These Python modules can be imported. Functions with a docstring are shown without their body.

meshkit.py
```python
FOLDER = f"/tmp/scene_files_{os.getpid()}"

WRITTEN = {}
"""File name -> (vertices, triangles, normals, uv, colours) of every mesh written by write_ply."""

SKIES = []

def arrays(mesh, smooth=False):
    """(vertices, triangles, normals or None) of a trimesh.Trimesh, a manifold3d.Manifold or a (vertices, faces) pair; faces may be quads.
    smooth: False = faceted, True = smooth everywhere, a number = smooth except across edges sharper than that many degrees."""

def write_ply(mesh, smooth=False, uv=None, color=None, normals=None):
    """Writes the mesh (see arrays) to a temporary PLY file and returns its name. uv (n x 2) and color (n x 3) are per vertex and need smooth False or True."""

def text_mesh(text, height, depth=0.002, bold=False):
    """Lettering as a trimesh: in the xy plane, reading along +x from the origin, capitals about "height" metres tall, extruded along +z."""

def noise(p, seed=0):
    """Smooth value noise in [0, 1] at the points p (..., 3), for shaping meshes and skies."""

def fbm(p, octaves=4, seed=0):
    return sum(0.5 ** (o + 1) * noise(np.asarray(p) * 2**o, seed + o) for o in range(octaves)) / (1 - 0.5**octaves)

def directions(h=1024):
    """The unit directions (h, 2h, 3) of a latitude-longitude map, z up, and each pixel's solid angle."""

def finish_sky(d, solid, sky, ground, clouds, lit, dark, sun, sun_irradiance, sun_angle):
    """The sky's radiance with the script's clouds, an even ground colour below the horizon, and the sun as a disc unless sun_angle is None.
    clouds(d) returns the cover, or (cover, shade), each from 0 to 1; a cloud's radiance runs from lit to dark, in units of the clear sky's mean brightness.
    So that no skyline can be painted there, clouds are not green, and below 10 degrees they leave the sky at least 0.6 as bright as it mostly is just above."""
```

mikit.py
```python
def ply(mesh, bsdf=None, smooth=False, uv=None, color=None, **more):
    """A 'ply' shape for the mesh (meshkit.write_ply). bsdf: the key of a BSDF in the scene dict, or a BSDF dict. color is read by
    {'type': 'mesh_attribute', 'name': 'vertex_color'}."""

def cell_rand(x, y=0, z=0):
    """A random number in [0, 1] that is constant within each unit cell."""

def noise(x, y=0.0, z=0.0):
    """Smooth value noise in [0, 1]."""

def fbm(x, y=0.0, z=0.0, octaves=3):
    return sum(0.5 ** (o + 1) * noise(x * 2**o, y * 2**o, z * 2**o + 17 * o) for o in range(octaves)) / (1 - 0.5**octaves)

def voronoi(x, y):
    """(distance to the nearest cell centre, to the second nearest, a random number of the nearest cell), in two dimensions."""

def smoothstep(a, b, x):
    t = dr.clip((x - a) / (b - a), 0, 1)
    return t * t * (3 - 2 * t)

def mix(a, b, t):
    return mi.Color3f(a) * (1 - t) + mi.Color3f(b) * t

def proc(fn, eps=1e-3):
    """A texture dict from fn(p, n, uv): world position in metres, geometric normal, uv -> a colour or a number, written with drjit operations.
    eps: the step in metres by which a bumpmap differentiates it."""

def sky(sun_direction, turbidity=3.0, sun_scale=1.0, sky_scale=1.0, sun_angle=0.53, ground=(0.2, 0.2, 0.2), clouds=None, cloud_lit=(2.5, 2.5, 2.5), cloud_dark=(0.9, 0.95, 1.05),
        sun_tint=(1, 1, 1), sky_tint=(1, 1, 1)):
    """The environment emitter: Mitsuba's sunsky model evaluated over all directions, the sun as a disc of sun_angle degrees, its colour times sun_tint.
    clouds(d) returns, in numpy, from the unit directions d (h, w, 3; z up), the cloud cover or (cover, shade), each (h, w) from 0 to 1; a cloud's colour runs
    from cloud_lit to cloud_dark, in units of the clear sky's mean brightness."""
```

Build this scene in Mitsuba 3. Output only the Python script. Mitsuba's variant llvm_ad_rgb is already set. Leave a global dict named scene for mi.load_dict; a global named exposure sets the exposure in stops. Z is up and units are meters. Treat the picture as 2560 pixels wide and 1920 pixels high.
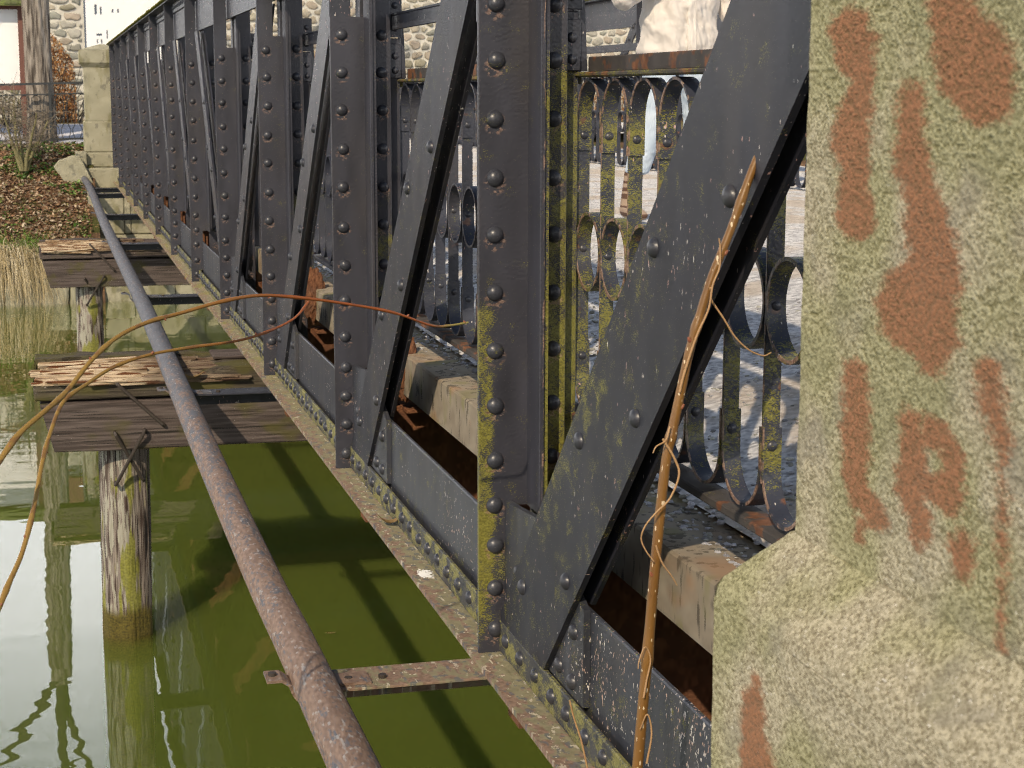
import math, numpy as np, trimesh, mitsuba as mi, mikit, manifold3d as m3, drjit as dr
from mikit import noise, fbm, cell_rand, smoothstep, mix, proc
from shapely.geometry import Polygon, LineString, box as sbox
import meshkit
T = mi.ScalarTransform4f
scene, labels = {'type': 'scene'}, {}

# ---------------------------------------------------------------- camera, sky, exposure
CAM = np.array([0, 0, 1.25])
FWD, UP = np.array([0.2534, 0.9532, -0.1653]), np.array([0.0402, 0.1612, 0.9861])
scene['sensor'] = {'type': 'thinlens', 'fov': 32.94, 'fov_axis': 'x', 'aperture_radius': 0.0016, 'focus_distance': 4.0,
    'near_clip': 0.05, 'far_clip': 2000.0,
    'to_world': T().look_at(origin=CAM.tolist(), target=(CAM + FWD).tolist(), up=UP.tolist()),
    'film': {'type': 'hdrfilm', 'width': 1024, 'height': 768}, 'sampler': {'type': 'independent', 'sample_count': 64}}
SUN = (-0.58, -1.0, 0.76)
def clouds(d):
    c = meshkit.fbm(d * np.array([3.0, 3.0, 7.0]) + 5.0, 4)
    low = np.clip((0.46 - d[..., 2]) * 4.5, 0, 1)            # bright haze and cloud all round above the horizon, opening upwards
    return np.clip((c - 0.60) * 3.0 * (1 - low) + low * 1.3, 0, 1), np.clip((0.5 - c) * 2.5, 0, 0.6)
scene['sky_light'] = mikit.sky(SUN, turbidity=3.0, clouds=clouds, cloud_lit=(8.0, 8.0, 8.1), cloud_dark=(4.6, 4.65, 4.8), sun_tint=(0.96, 1.0, 1.08))
exposure = 1.5
WATER = -1.36

# ---------------------------------------------------------------- materials
F = mi.Float
def principled(col, rough=0.6, spec=0.4, bump=None, bscale=1.0, eps=1e-3, **kw):
    b = {'type': 'principled', 'base_color': col if isinstance(col, dict) else {'type': 'rgb', 'value': list(col)},
         'roughness': rough if isinstance(rough, dict) else float(rough), 'specular': float(spec), **kw}
    if bump is not None:
        b = {'type': 'bumpmap', 'arbitrary': proc(bump, eps), 'scale': float(bscale), 'bsdf': b}
    return {'type': 'twosided', 'bsdf': b}
def mat(name, *a, **k): scene['mat_' + name] = principled(*a, **k)
def M(name): return 'mat_' + name

def paint_bump(p, n, uv):
    return noise(p.x*190, p.y*190, p.z*190)*0.0006
rough_bump = lambda p, n, uv: noise(p.x*55, p.y*55, p.z*55)*0.006 + noise(p.x*190, p.y*190, p.z*190)*0.0015
def moss_mask(p, bias):
    g = noise(p.x*520, p.y*520, p.z*520)*0.62 + fbm(p.x*38, p.y*38, p.z*26, 3)*0.72
    return smoothstep(0.64, 0.84, g + bias)
def moss_col(p):
    return mix((0.090, 0.083, 0.015), (0.215, 0.203, 0.042), noise(p.x*300, p.y*300, p.z*300))
def rivet_wear(p):
    d = F(9.0)
    for z in ZR: d = dr.minimum(d, dr.square(p.z - z + 0.011))
    dx = dr.minimum(dr.abs(p.x-0.934), dr.abs(p.x-1.066)); d = dr.sqrt(d + dx*dx)
    return smoothstep(0.029, 0.018, d)*smoothstep(0.50, 0.62, noise(p.x*150, p.y*9, p.z*150)*0.7 + noise(p.x*420, p.y*9, p.z*420)*0.3)
def post_wear(p):
    e = smoothstep(1.012, 1.017, p.x)*smoothstep(1.022, 1.018, p.x)*inside(p.y, 3.0, 3.575, 0.004)
    return rivet_wear(p)*0.55 + e*smoothstep(0.50, 0.66, fbm(p.x*200, p.y*60, p.z*28, 2))*0.8
def strap_wear(p):
    return smoothstep(1.1430, 1.1415, p.x)*smoothstep(5.0, 4.2, p.y)*smoothstep(0.36, 0.58, noise(p.x*9, p.y*90, p.z*60))*0.85
def steel(base, moss=None, chip=0.0, chip_col=(0.42, 0.25, 0.22), chip_z=14.0, rust=0.0, where=None, wear=None):
    lo, hi = tuple(v*0.62 for v in base), tuple(v*1.42 for v in base)
    def fn(p, n, uv):
        t = fbm(p.x*24, p.y*24, p.z*5, 2)
        c = mix(lo, hi, t)
        c = mix(c, mi.Color3f(0.070, 0.060, 0.052), smoothstep(0.5, 0.75, fbm(p.x*9+3, p.y*9, p.z*3.0, 2))*0.22)
        s = noise(p.x*520, p.y*520, p.z*520)
        c = mix(c, mi.Color3f(0.20, 0.16, 0.13), smoothstep(0.90, 0.97, s)*0.7)
        if rust:
            r = smoothstep(0.60, 0.72, fbm(p.x*26, p.y*26, p.z*26+9, 4) + rust)
            c = mix(c, mix((0.085, 0.032, 0.016), (0.215, 0.10, 0.05), noise(p.x*110, p.y*110, p.z*40)), r*0.9)
        if moss is not None:
            c = mix(c, moss_col(p), moss_mask(p, moss(p)))
        if wear is not None: c = mix(c, mix((0.12, 0.06, 0.036), (0.36, 0.25, 0.19), noise(p.x*300, p.y*300, p.z*300)), wear(p))
        if chip:
            q = noise(p.x*170, p.y*170, p.z*chip_z*3+5)*0.5 + noise(p.x*420+7, p.y*420, p.z*chip_z*8)*0.5
            area = fbm(p.x*6, p.y*6+2, p.z*6, 2)*0.30 - 0.15 + (where(p) if where else 0.0)
            k = smoothstep(0.86-chip, 0.90-chip, q + area)
            pale = smoothstep(0.5, 0.6, noise(p.x*31, p.y*31, p.z*31))
            c = mix(c, mix(chip_col, (0.55, 0.50, 0.46), pale), k)
        return c
    return fn
def inside(v, a, b, s=0.05): return smoothstep(a-s, a+s, v)*(1-smoothstep(b-s, b+s, v))
ZR = [.052, .15, .249, .346, .446, .569, .692, .818, .945, 1.069, 1.197, 1.319, 1.439]
PAINT = (0.031, 0.0315, 0.0415)
def moss_post(p):
    near = inside(p.y, 3.0, 4.4)
    left = inside(p.x, 0.80, 0.932, 0.012)*inside(p.z, 0.10, 0.80, 0.12)*near
    inner = inside(p.x, 1.02, 1.20, 0.01)*inside(p.z, 0.30, 1.36, 0.1)*near
    low = inside(p.x, 0.8, 1.0)*inside(p.z, -0.1, 0.36, 0.06)*near
    n2 = inside(p.x, 1.04, 1.2, 0.01)*inside(p.z, 0.35, 0.85, 0.12)*inside(p.y, 5.0, 8.2)
    return left*0.44 + inner*(0.36+0.17*smoothstep(1.0, 0.75, p.z)) + low*0.15 + n2*0.30 - 0.30
def moss_diag(p):
    u = 2.31 + (1.376-p.z)*1.037 - p.y
    return inside(p.z, 0.0, 0.75, 0.15)*inside(p.y, 2.6, 3.8)*0.07 + inside(u, -0.1, 0.085, 0.03)*inside(p.z, 0.30, 1.0, 0.1)*inside(p.y, 2.4, 3.5)*0.13 - 0.27
def moss_strap(p):
    return smoothstep(5.0, 3.4, p.y)*(inside(p.z, 0.90, 1.24, 0.04)*0.27 + inside(p.z, 0.58, 0.86, 0.04)*0.28 + smoothstep(3.1, 3.5, p.y)*0.05) - 0.25
mat('paint_post', proc(steel(PAINT, moss_post, 0.0, wear=post_wear)), 0.42, 0.5, paint_bump, 1.1)
mat('paint', proc(steel((0.029, 0.031, 0.041), None, 0.07)), 0.38, 0.5, paint_bump)
mat('paint_diag', proc(steel((0.0185, 0.0195, 0.0275), moss_diag, 0.075)), 0.48, 0.32, paint_bump, 0.5)
mat('paint_web', proc(steel((0.034, 0.037, 0.047), lambda p: inside(p.y, 1, 5.2)*0.06 - 0.27, 0.06, (0.40, 0.27, 0.22), 22.0, where=lambda p: smoothstep(3.4, 2.7, p.y)*0.10 + inside(p.y, 3.9, 5.0, 0.2)*0.03)), 0.42, 0.5, paint_bump)
mat('rivet', proc(steel((0.034, 0.036, 0.045), lambda p: inside(p.y, 1, 4.2)*0.06 - 0.34)), 0.36, 0.5)
mat('strap', proc(steel((0.030, 0.033, 0.046), moss_strap, 0.05, rust=-0.10, wear=strap_wear)), 0.42, 0.5, paint_bump)
mat('rail_rust', proc(steel((0.055, 0.05, 0.048), lambda p: inside(p.z, 1.26, 1.30, 0.006)*0.28 - 0.28, 0.0, rust=0.07)), 0.75, 0.3, paint_bump, 2.0)
mat('rust', proc(steel((0.12, 0.055, 0.03), None, 0.0, rust=0.16)), 0.85, 0.2, paint_bump, 3.0)

def flange_fn(p, n, uv):
    g = fbm(p.x*60, p.y*60, p.z*60, 4)
    c = mix((0.155, 0.14, 0.085), (0.27, 0.245, 0.155), g)
    c = mix(c, mi.Color3f(0.21, 0.195, 0.05), smoothstep(0.50, 0.66, fbm(p.x*24+4, p.y*9, 0, 3))*smoothstep(5.5, 10.0, p.y)*0.8)
    edge = smoothstep(0.52, 0.74, fbm(p.x*70, p.y*40, 3.0, 4) + smoothstep(0.93, 0.885, p.x)*0.24 + smoothstep(3.7, 2.6, p.y)*0.08 - 0.05)
    c = mix(c, mix((0.15, 0.085, 0.066), (0.27, 0.175, 0.135), noise(p.x*160, p.y*160, 1.0)), edge*0.8)
    c = mix(c, mi.Color3f(0.10, 0.11, 0.125), smoothstep(0.63, 0.72, fbm(p.x*75+9, p.y*50, 7.0, 3))*0.7)
    pale = smoothstep(0.69, 0.75, fbm(p.x*110, p.y*60+3, 2.0, 4) + smoothstep(3.6, 2.6, p.y)*0.05)
    c = mix(c, mi.Color3f(0.48, 0.43, 0.34), pale*0.8)
    k = dr.sqrt(dr.square((p.x-0.915)/0.020) + dr.square((p.y-4.335)/0.042)) + (noise(p.x*190, p.y*190, 0.)-0.5)*1.1
    return mix(c, mi.Color3f(0.80, 0.80, 0.78), smoothstep(0.95, 0.8, k))
mat('flange', proc(flange_fn), 0.75, 0.3, lambda p, n, uv: fbm(p.x*90, p.y*90, p.z*90, 3)*0.005, 1.0)
def leg_fn(p, n, uv):
    c = steel((0.045, 0.047, 0.05))(p, n, uv)
    g = noise(p.x*300, p.y*300, p.z*300)*0.4 + fbm(p.x*30, p.y*22, p.z*30, 3)
    c = mix(c, mix((0.13, 0.125, 0.035), (0.25, 0.23, 0.085), noise(p.y*210, p.z*210, p.x*210)), smoothstep(0.58, 0.86, g))
    return c
mat('chord_leg', proc(leg_fn), 0.6, 0.4, paint_bump, 1.5)

def concrete_fn(p, n, uv):
    g = fbm(p.x*16, p.y*16, p.z*16, 4)
    c = mix((0.15, 0.12, 0.085), (0.29, 0.255, 0.195), g)
    s = smoothstep(0.58, 0.72, fbm(p.x*55, p.y*55, p.z*13, 3))
    c = mix(c, (0.06, 0.052, 0.04), s*0.75)
    c = mix(c, (0.27, 0.15, 0.075), smoothstep(0.52, 0.70, fbm(p.x*6+3, p.y*6, p.z*9, 3))*0.55)
    return mix(c, (0.16, 0.155, 0.05), smoothstep(0.55, 0.7, fbm(p.x*12, p.y*12+5, p.z*8, 3))*0.45)
mat('concrete', proc(concrete_fn), 0.9, 0.2, rough_bump, 0.5)
def abut_fn(p, n, uv):
    g = fbm(p.x*7, p.y*7, p.z*7, 4)
    c = mix((0.23, 0.218, 0.15), (0.42, 0.40, 0.30), g)
    c = mix(c, (0.15, 0.14, 0.06), smoothstep(0.55, 0.72, fbm(p.x*9+2, p.y*9, p.z*2.5, 3))*0.6)
    return mix(c, (0.10, 0.10, 0.09), smoothstep(0.62, 0.72, fbm(p.x*22, p.y*22, p.z*9, 3))*0.5)
mat('abutment', proc(abut_fn), 0.9, 0.2, rough_bump, 1.0)

# stone of the near pillar, with the red-brown sprayed marks (print on the stone)
MARKS = [
 [(1.507, 1.313, 0.0169), (1.494, 1.287, 0.0185), (1.474, 1.262, 0.0104), (1.491, 1.234, 0.0161), (1.499, 1.207, 0.0177), (1.485, 1.181, 0.0129), (1.488, 1.162, 0.0145), (1.481, 1.134, 0.0177)],
 [(1.53, 1.309, 0.0104), (1.466, 1.301, 0.0072)],
 [(1.324, 1.321, 0.0161), (1.295, 1.294, 0.0241), (1.274, 1.268, 0.0281), (1.258, 1.246, 0.0201)],
 [(1.247, 1.282, 0.0137), (1.237, 1.253, 0.0104)],
 [(1.381, 1.251, 0.0104), (1.38, 1.218, 0.0129), (1.375, 1.186, 0.0145), (1.353, 1.155, 0.0153), (1.339, 1.133, 0.0193), (1.329, 1.11, 0.0201)],
 [(1.332, 1.098, 0.0233), (1.354, 1.075, 0.0289), (1.348, 1.052, 0.0297), (1.334, 1.033, 0.0161), (1.329, 1.02, 0.0088)],
 [(1.405, 1.065, 0.012), (1.399, 1.045, 0.0104)],
 [(1.47, 0.996, 0.0096), (1.465, 0.962, 0.0129), (1.466, 0.922, 0.0129), (1.466, 0.895, 0.0112), (1.442, 0.875, 0.0145), (1.421, 0.867, 0.012)],
 [(1.448, 0.854, 0.0072), (1.452, 0.835, 0.002)],
 [(1.356, 0.968, 0.0104), (1.351, 0.936, 0.012), (1.352, 0.903, 0.0137), (1.337, 0.881, 0.0104), (1.335, 0.86, 0.0056)],
 [(1.316, 0.964, 0.0137), (1.291, 0.957, 0.0104), (1.281, 0.939, 0.0088), (1.295, 0.912, 0.0137), (1.32, 0.918, 0.0104)],
 [(1.234, 1.033, 0.0088), (1.228, 1.011, 0.0104), (1.212, 0.987, 0.0088), (1.204, 0.974, 0.0056)],
 [(1.206, 0.973, 0.0032), (1.2, 0.922, 0.0024), (1.197, 0.866, 0.0028), (1.191, 0.813, 0.002)],
 [(1.26, 0.888, 0.0064), (1.26, 0.87, 0.0112), (1.261, 0.854, 0.0056)]]
MARKS2 = [
 [(1.537, 0.677, 0.0032), (1.547, 0.647, 0.0104), (1.547, 0.617, 0.0153), (1.531, 0.589, 0.0209), (1.523, 0.563, 0.0225)]]
def seg_dist(y, z, pts):
    d = F(9.0)
    for (a, b, ra), (c, e, rb) in zip(pts[:-1], pts[1:]):
        ux, uy = (c-a)*0.44, e-b; L = ux*ux + uy*uy; py, pz = (y-a)*0.44, z-b
        t = dr.clip((py*ux + pz*uy)/L, 0, 1)
        d = dr.minimum(d, dr.sqrt(dr.square(py-ux*t) + dr.square(pz-uy*t)) - ra - (rb-ra)*t)
    return d
def stone_grain(p):
    return noise(p.x*540, p.y*540, p.z*540)*0.55 + noise(p.x*250+5, p.y*250, p.z*250)*0.45
def bare_stone(p, g):
    c = mix((0.185, 0.158, 0.098), (0.50, 0.455, 0.33), smoothstep(0.2, 0.8, g))
    c = mix(c, mi.Color3f(0.20, 0.185, 0.15), smoothstep(0.52, 0.70, fbm(p.x*22, p.y*22, p.z*22, 3))*0.45)
    return mix(c, mi.Color3f(0.66, 0.63, 0.55), smoothstep(0.86, 0.94, noise(p.x*300, p.y*300+3, p.z*300))*0.8)
def pillar_fn(p, n, uv):
    g = stone_grain(p)
    c = bare_stone(p, g)
    green = smoothstep(0.32, 0.62, fbm(p.x*9, p.y*9, p.z*7, 3))
    c = mix(c, mix((0.12, 0.12, 0.038), (0.345, 0.34, 0.17), smoothstep(0.2, 0.8, g)), green*0.62)
    d, d2 = F(9.0), F(9.0)
    wob = (noise(p.x*90, p.y*60, p.z*110)-0.5)*0.008 + (noise(p.x*400, p.y*300, p.z*400)-0.5)*0.006
    for pts in MARKS: d = dr.minimum(d, seg_dist(p.y, p.z, pts))
    for pts in MARKS2: d2 = dr.minimum(d2, seg_dist(p.y, p.z, pts))
    d = dr.select(p.x > 0.71, d, d2)
    k = smoothstep(0.005, -0.005, d + wob)*smoothstep(1.60, 1.59, p.y)
    return mix(c, mix((0.15, 0.066, 0.034), (0.33, 0.165, 0.09), smoothstep(0.15, 0.85, g)), k*(0.72 + 0.28*smoothstep(0.3, 0.6, g)))
mat('pillar', proc(pillar_fn), 0.9, 0.2, lambda p, n, uv: stone_grain(p)*0.006, 0.55)
def wood_fn(dark, light, green):
    def fn(p, n, uv):
        g = fbm(p.x*5, p.y*90, p.z*90, 4)
        c = mix(dark, light, smoothstep(0.25, 0.75, g))
        c = mix(c, mi.Color3f(0.018, 0.015, 0.012), smoothstep(0.72, 0.80, noise(p.x*2.2+9, p.y*150, p.z*150))*0.8)
        c = mix(c, mi.Color3f(0.075, 0.068, 0.018), smoothstep(0.50, 0.72, fbm(p.x*7, p.y*9, p.z*9, 3) + green)*0.8)
        return mix(c, mi.Color3f(0.30, 0.28, 0.26), smoothstep(0.93, 0.97, noise(p.x*120, p.y*120, p.z*120)))
    return fn
wood_bump = lambda p, n, uv: fbm(p.x*6, p.y*110, p.z*110, 3)*0.006
mat('plank', proc(wood_fn((0.050, 0.038, 0.033), (0.115, 0.092, 0.083), -0.04)), 0.8, 0.3, wood_bump)
mat('plank_moss', proc(wood_fn((0.042, 0.033, 0.024), (0.10, 0.085, 0.06), 0.10)), 0.8, 0.3, wood_bump)
def splinter_fn(p, n, uv):
    g = fbm(p.x*7, p.y*60, p.z*85, 4)
    c = mix((0.25, 0.165, 0.09), (0.58, 0.47, 0.33), smoothstep(0.3, 0.65, g))
    c = mix(c, (0.13, 0.05, 0.02), smoothstep(0.58, 0.68, noise(p.x*9+2, p.y*70, p.z*95)))
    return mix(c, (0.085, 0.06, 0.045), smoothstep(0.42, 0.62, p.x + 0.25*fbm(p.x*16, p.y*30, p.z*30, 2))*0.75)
mat('splinter', proc(splinter_fn), 0.85, 0.3, lambda p, n, uv: fbm(p.x*9, p.y*120, p.z*120, 4)*0.012, 1.5)
def pile_fn(p, n, uv):
    ang = dr.atan2(p.y - dr.select(p.y > 12, F(15.6), F(8.40)), p.x-0.30)
    g = fbm(ang*22, p.z*9.0, p.y*0.2, 4)
    c = mix((0.050, 0.033, 0.026), (0.25, 0.215, 0.185), smoothstep(0.33, 0.68, g))
    c = mix(c, mi.Color3f(0.34, 0.33, 0.27), smoothstep(0.48, 0.60, fbm(ang*13+3, p.z*13, 1.0, 4))*smoothstep(-0.9, -2.0, ang)*0.9)
    c = mix(c, mi.Color3f(0.02, 0.016, 0.013), smoothstep(0.70, 0.76, noise(ang*11, p.z*2.3, 3.0)))
    m = smoothstep(0.50, 0.62, fbm(ang*6, p.z*5, 2.0, 3) + inside(ang, -2.0, -0.95, 0.3)*0.36*smoothstep(-0.70, -1.10, p.z) + inside(ang, -1.6, -1.15, 0.2)*0.14 - 0.16)
    c = mix(c, mix((0.12, 0.12, 0.02), (0.25, 0.25, 0.045), noise(p.x*130, p.y*130, p.z*130)), m*0.9)
    alg = smoothstep(-1.20, -1.26, p.z + 0.07*fbm(ang*5, 0.0, 0.0, 3) - 0.04)
    return mix(c, mix((0.035, 0.03, 0.008), (0.14, 0.11, 0.02), noise(p.x*150, p.y*150, p.z*150)), alg)
mat('pile', proc(pile_fn), 0.8, 0.3, lambda p, n, uv: fbm(p.x*90, p.y*90, p.z*7, 4)*0.010, 1.0)
def pipe_fn(p, n, uv):
    g = fbm(p.x*90, p.y*40, p.z*90, 3)
    c = mix((0.065, 0.070, 0.085), (0.125, 0.13, 0.15), g)
    r = smoothstep(0.40, 0.66, fbm(p.x*50+2, p.y*16, p.z*50, 3)*0.6 + noise(p.x*210, p.y*110, p.z*210)*0.4 + smoothstep(9.5, 3.4, p.y)*0.33 - 0.16)
    c = mix(c, mix((0.14, 0.085, 0.058), (0.265, 0.18, 0.13), noise(p.x*140, p.y*60, p.z*140)), r*0.9)
    return mix(c, mi.Color3f(0.33, 0.325, 0.32), smoothstep(0.66, 0.86, fbm(p.x*120, p.y*50+4, p.z*120, 2) + smoothstep(6.0, 3.0, p.y)*0.05)*0.6)
mat('pipe', proc(pipe_fn), 0.62, 0.35, lambda p, n, uv: fbm(p.x*130, p.y*70, p.z*130, 3)*0.004, 1.0)
mat('iron', (0.045, 0.036, 0.030), 0.6, 0.4)

scene['mat_water'] = {'type': 'thindielectric', 'int_ior': 1.33, 'ext_ior': 1.0}
scene['murk'] = {'type': 'homogeneous', 'sigma_t': 6.0, 'albedo': {'type': 'rgb', 'value': [0.325, 0.405, 0.085]}}
def bank_fn(p, n, uv):
    g = fbm(p.x*7, p.y*7, p.z*7, 4)
    c = mix((0.055, 0.036, 0.024), (0.17, 0.105, 0.065), g)
    c = mix(c, mi.Color3f(0.04, 0.065, 0.014), smoothstep(0.52, 0.64, fbm(p.x*2.6+4, p.y*2.6, 0.0, 3))*0.7)
    return mix(c, mi.Color3f(0.33, 0.20, 0.10), smoothstep(0.70, 0.80, noise(p.x*42, p.y*42, p.z*42))*0.7)
mat('bank', proc(bank_fn), 0.95, 0.1, rough_bump, 2.0)
def gravel_fn(p, n, uv):
    g = noise(p.x*95, p.y*95, p.z*95)*0.6 + noise(p.x*40, p.y*40, p.z*40)*0.4
    c = mix((0.25, 0.25, 0.255), (0.56, 0.555, 0.55), smoothstep(0.2, 0.8, g))
    return mix(c, mi.Color3f(0.33, 0.26, 0.18), smoothstep(0.50, 0.68, fbm(p.x*3.5, p.y*3.5, 0.0, 3))*0.55)
mat('gravel', proc(gravel_fn), 0.9, 0.2, rough_bump, 0.25)
VC = {'type': 'mesh_attribute', 'name': 'vertex_color'}
mat('vcol', VC, 0.85, 0.2)
mat('vcol_gloss', VC, 0.45, 0.4)
mat('path', proc(lambda p, n, uv: mix((0.33, 0.33, 0.355), (0.47, 0.47, 0.50), fbm(p.x*5, p.y*9, 0., 3))), 0.9, 0.2)
mat('ground', proc(lambda p, n, uv: mix((0.055, 0.06, 0.022), (0.17, 0.13, 0.075), fbm(p.x*4, p.y*4, 0., 4))), 0.95, 0.1)
mat('bark', proc(lambda p, n, uv: mix((0.075, 0.062, 0.052), (0.31, 0.275, 0.235), smoothstep(0.3, 0.7, fbm(p.x*34, p.y*34, p.z*3.5, 4)))), 0.95, 0.1,
    lambda p, n, uv: fbm(p.x*30, p.y*30, p.z*3.5, 3)*0.05, 1.0)
mat('branch_bark', (0.055, 0.05, 0.045), 0.9, 0.2)
mat('mortar', proc(lambda p, n, uv: mix((0.46, 0.44, 0.38), (0.62, 0.60, 0.53), fbm(p.x*8, p.y*8, p.z*8, 3))), 0.95, 0.1)
mat('white_wall', (0.80, 0.80, 0.80), 0.9, 0.1)
mat('window_dark', (0.10, 0.13, 0.17), 0.25, 0.5)
mat('board_white', (0.80, 0.80, 0.80), 0.6, 0.3)
mat('frame_brown', (0.15, 0.07, 0.055), 0.7, 0.3)
mat('roof_moss', proc(lambda p, n, uv: mix((0.09, 0.085, 0.075), (0.16, 0.20, 0.05), fbm(p.x*14, p.y*14, p.z*14, 3))), 0.9, 0.2)
mat('roof_dark', (0.12, 0.06, 0.045), 0.85, 0.2)
mat('downpipe', (0.10, 0.12, 0.15), 0.5, 0.4)
mat('fence_iron', (0.03, 0.034, 0.037), 0.55, 0.4)
mat('shrub_bark', (0.19, 0.175, 0.09), 0.9, 0.2)
mat('twig_grey', (0.20, 0.17, 0.13), 0.9, 0.2)
def cane_fn(p, n, uv):
    g = fbm(p.x*30, p.y*30, p.z*9, 3)
    c = mix((0.125, 0.055, 0.012), (0.24, 0.125, 0.03), g)
    return mix(c, mi.Color3f(0.62, 0.50, 0.33), smoothstep(0.80, 0.86, noise(p.x*260, p.y*260, p.z*110)))
mat('cane', proc(cane_fn), 0.4, 0.5)
def branch_fn(p, n, uv):
    t = smoothstep(0.05, 0.45, p.x + 0.25*(fbm(p.x*9, p.y*9, p.z*9, 2)-0.5))
    c = mix((0.25, 0.155, 0.038), (0.27, 0.075, 0.018), t)
    c = mix(c, (0.33, 0.27, 0.05), smoothstep(0.66, 0.74, p.x))
    return mix(c, (0.12, 0.05, 0.03), smoothstep(0.62, 0.75, noise(p.x*70, p.y*70, p.z*70))*0.5)
mat('branch', proc(branch_fn), 0.4, 0.5)
mat('bud', (0.24, 0.085, 0.045), 0.5, 0.4)
mat('tendril', (0.38, 0.23, 0.11), 0.5, 0.4)
mat('jacket', proc(lambda p, n, uv: mix((0.60, 0.555, 0.505), (0.72, 0.675, 0.62), fbm(p.x*25, p.y*25, p.z*25, 3))), 0.8, 0.2,
    lambda p, n, uv: fbm(p.x*13 + p.z*9, p.y*13, p.z*6 - p.x*12, 3)*0.05, 1.0)
mat('jeans', proc(lambda p, n, uv: mix((0.36, 0.46, 0.58), (0.58, 0.65, 0.72), fbm(p.x*9, p.y*9, p.z*14, 3))), 0.85, 0.2,
    lambda p, n, uv: fbm(p.x*12, p.y*12, p.z*20, 3)*0.03, 1.0)
mat('skin', (0.55, 0.36, 0.27), 0.55, 0.4)
mat('hair', (0.06, 0.045, 0.035), 0.7, 0.3)
mat('shoe', proc(lambda p, n, uv: mix((0.11, 0.06, 0.04), (0.36, 0.27, 0.2), smoothstep(0.45, 0.55, noise(0., 0., p.z*60)))), 0.6, 0.3)
mat('eye', (0.05, 0.04, 0.035), 0.3, 0.5)

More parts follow.
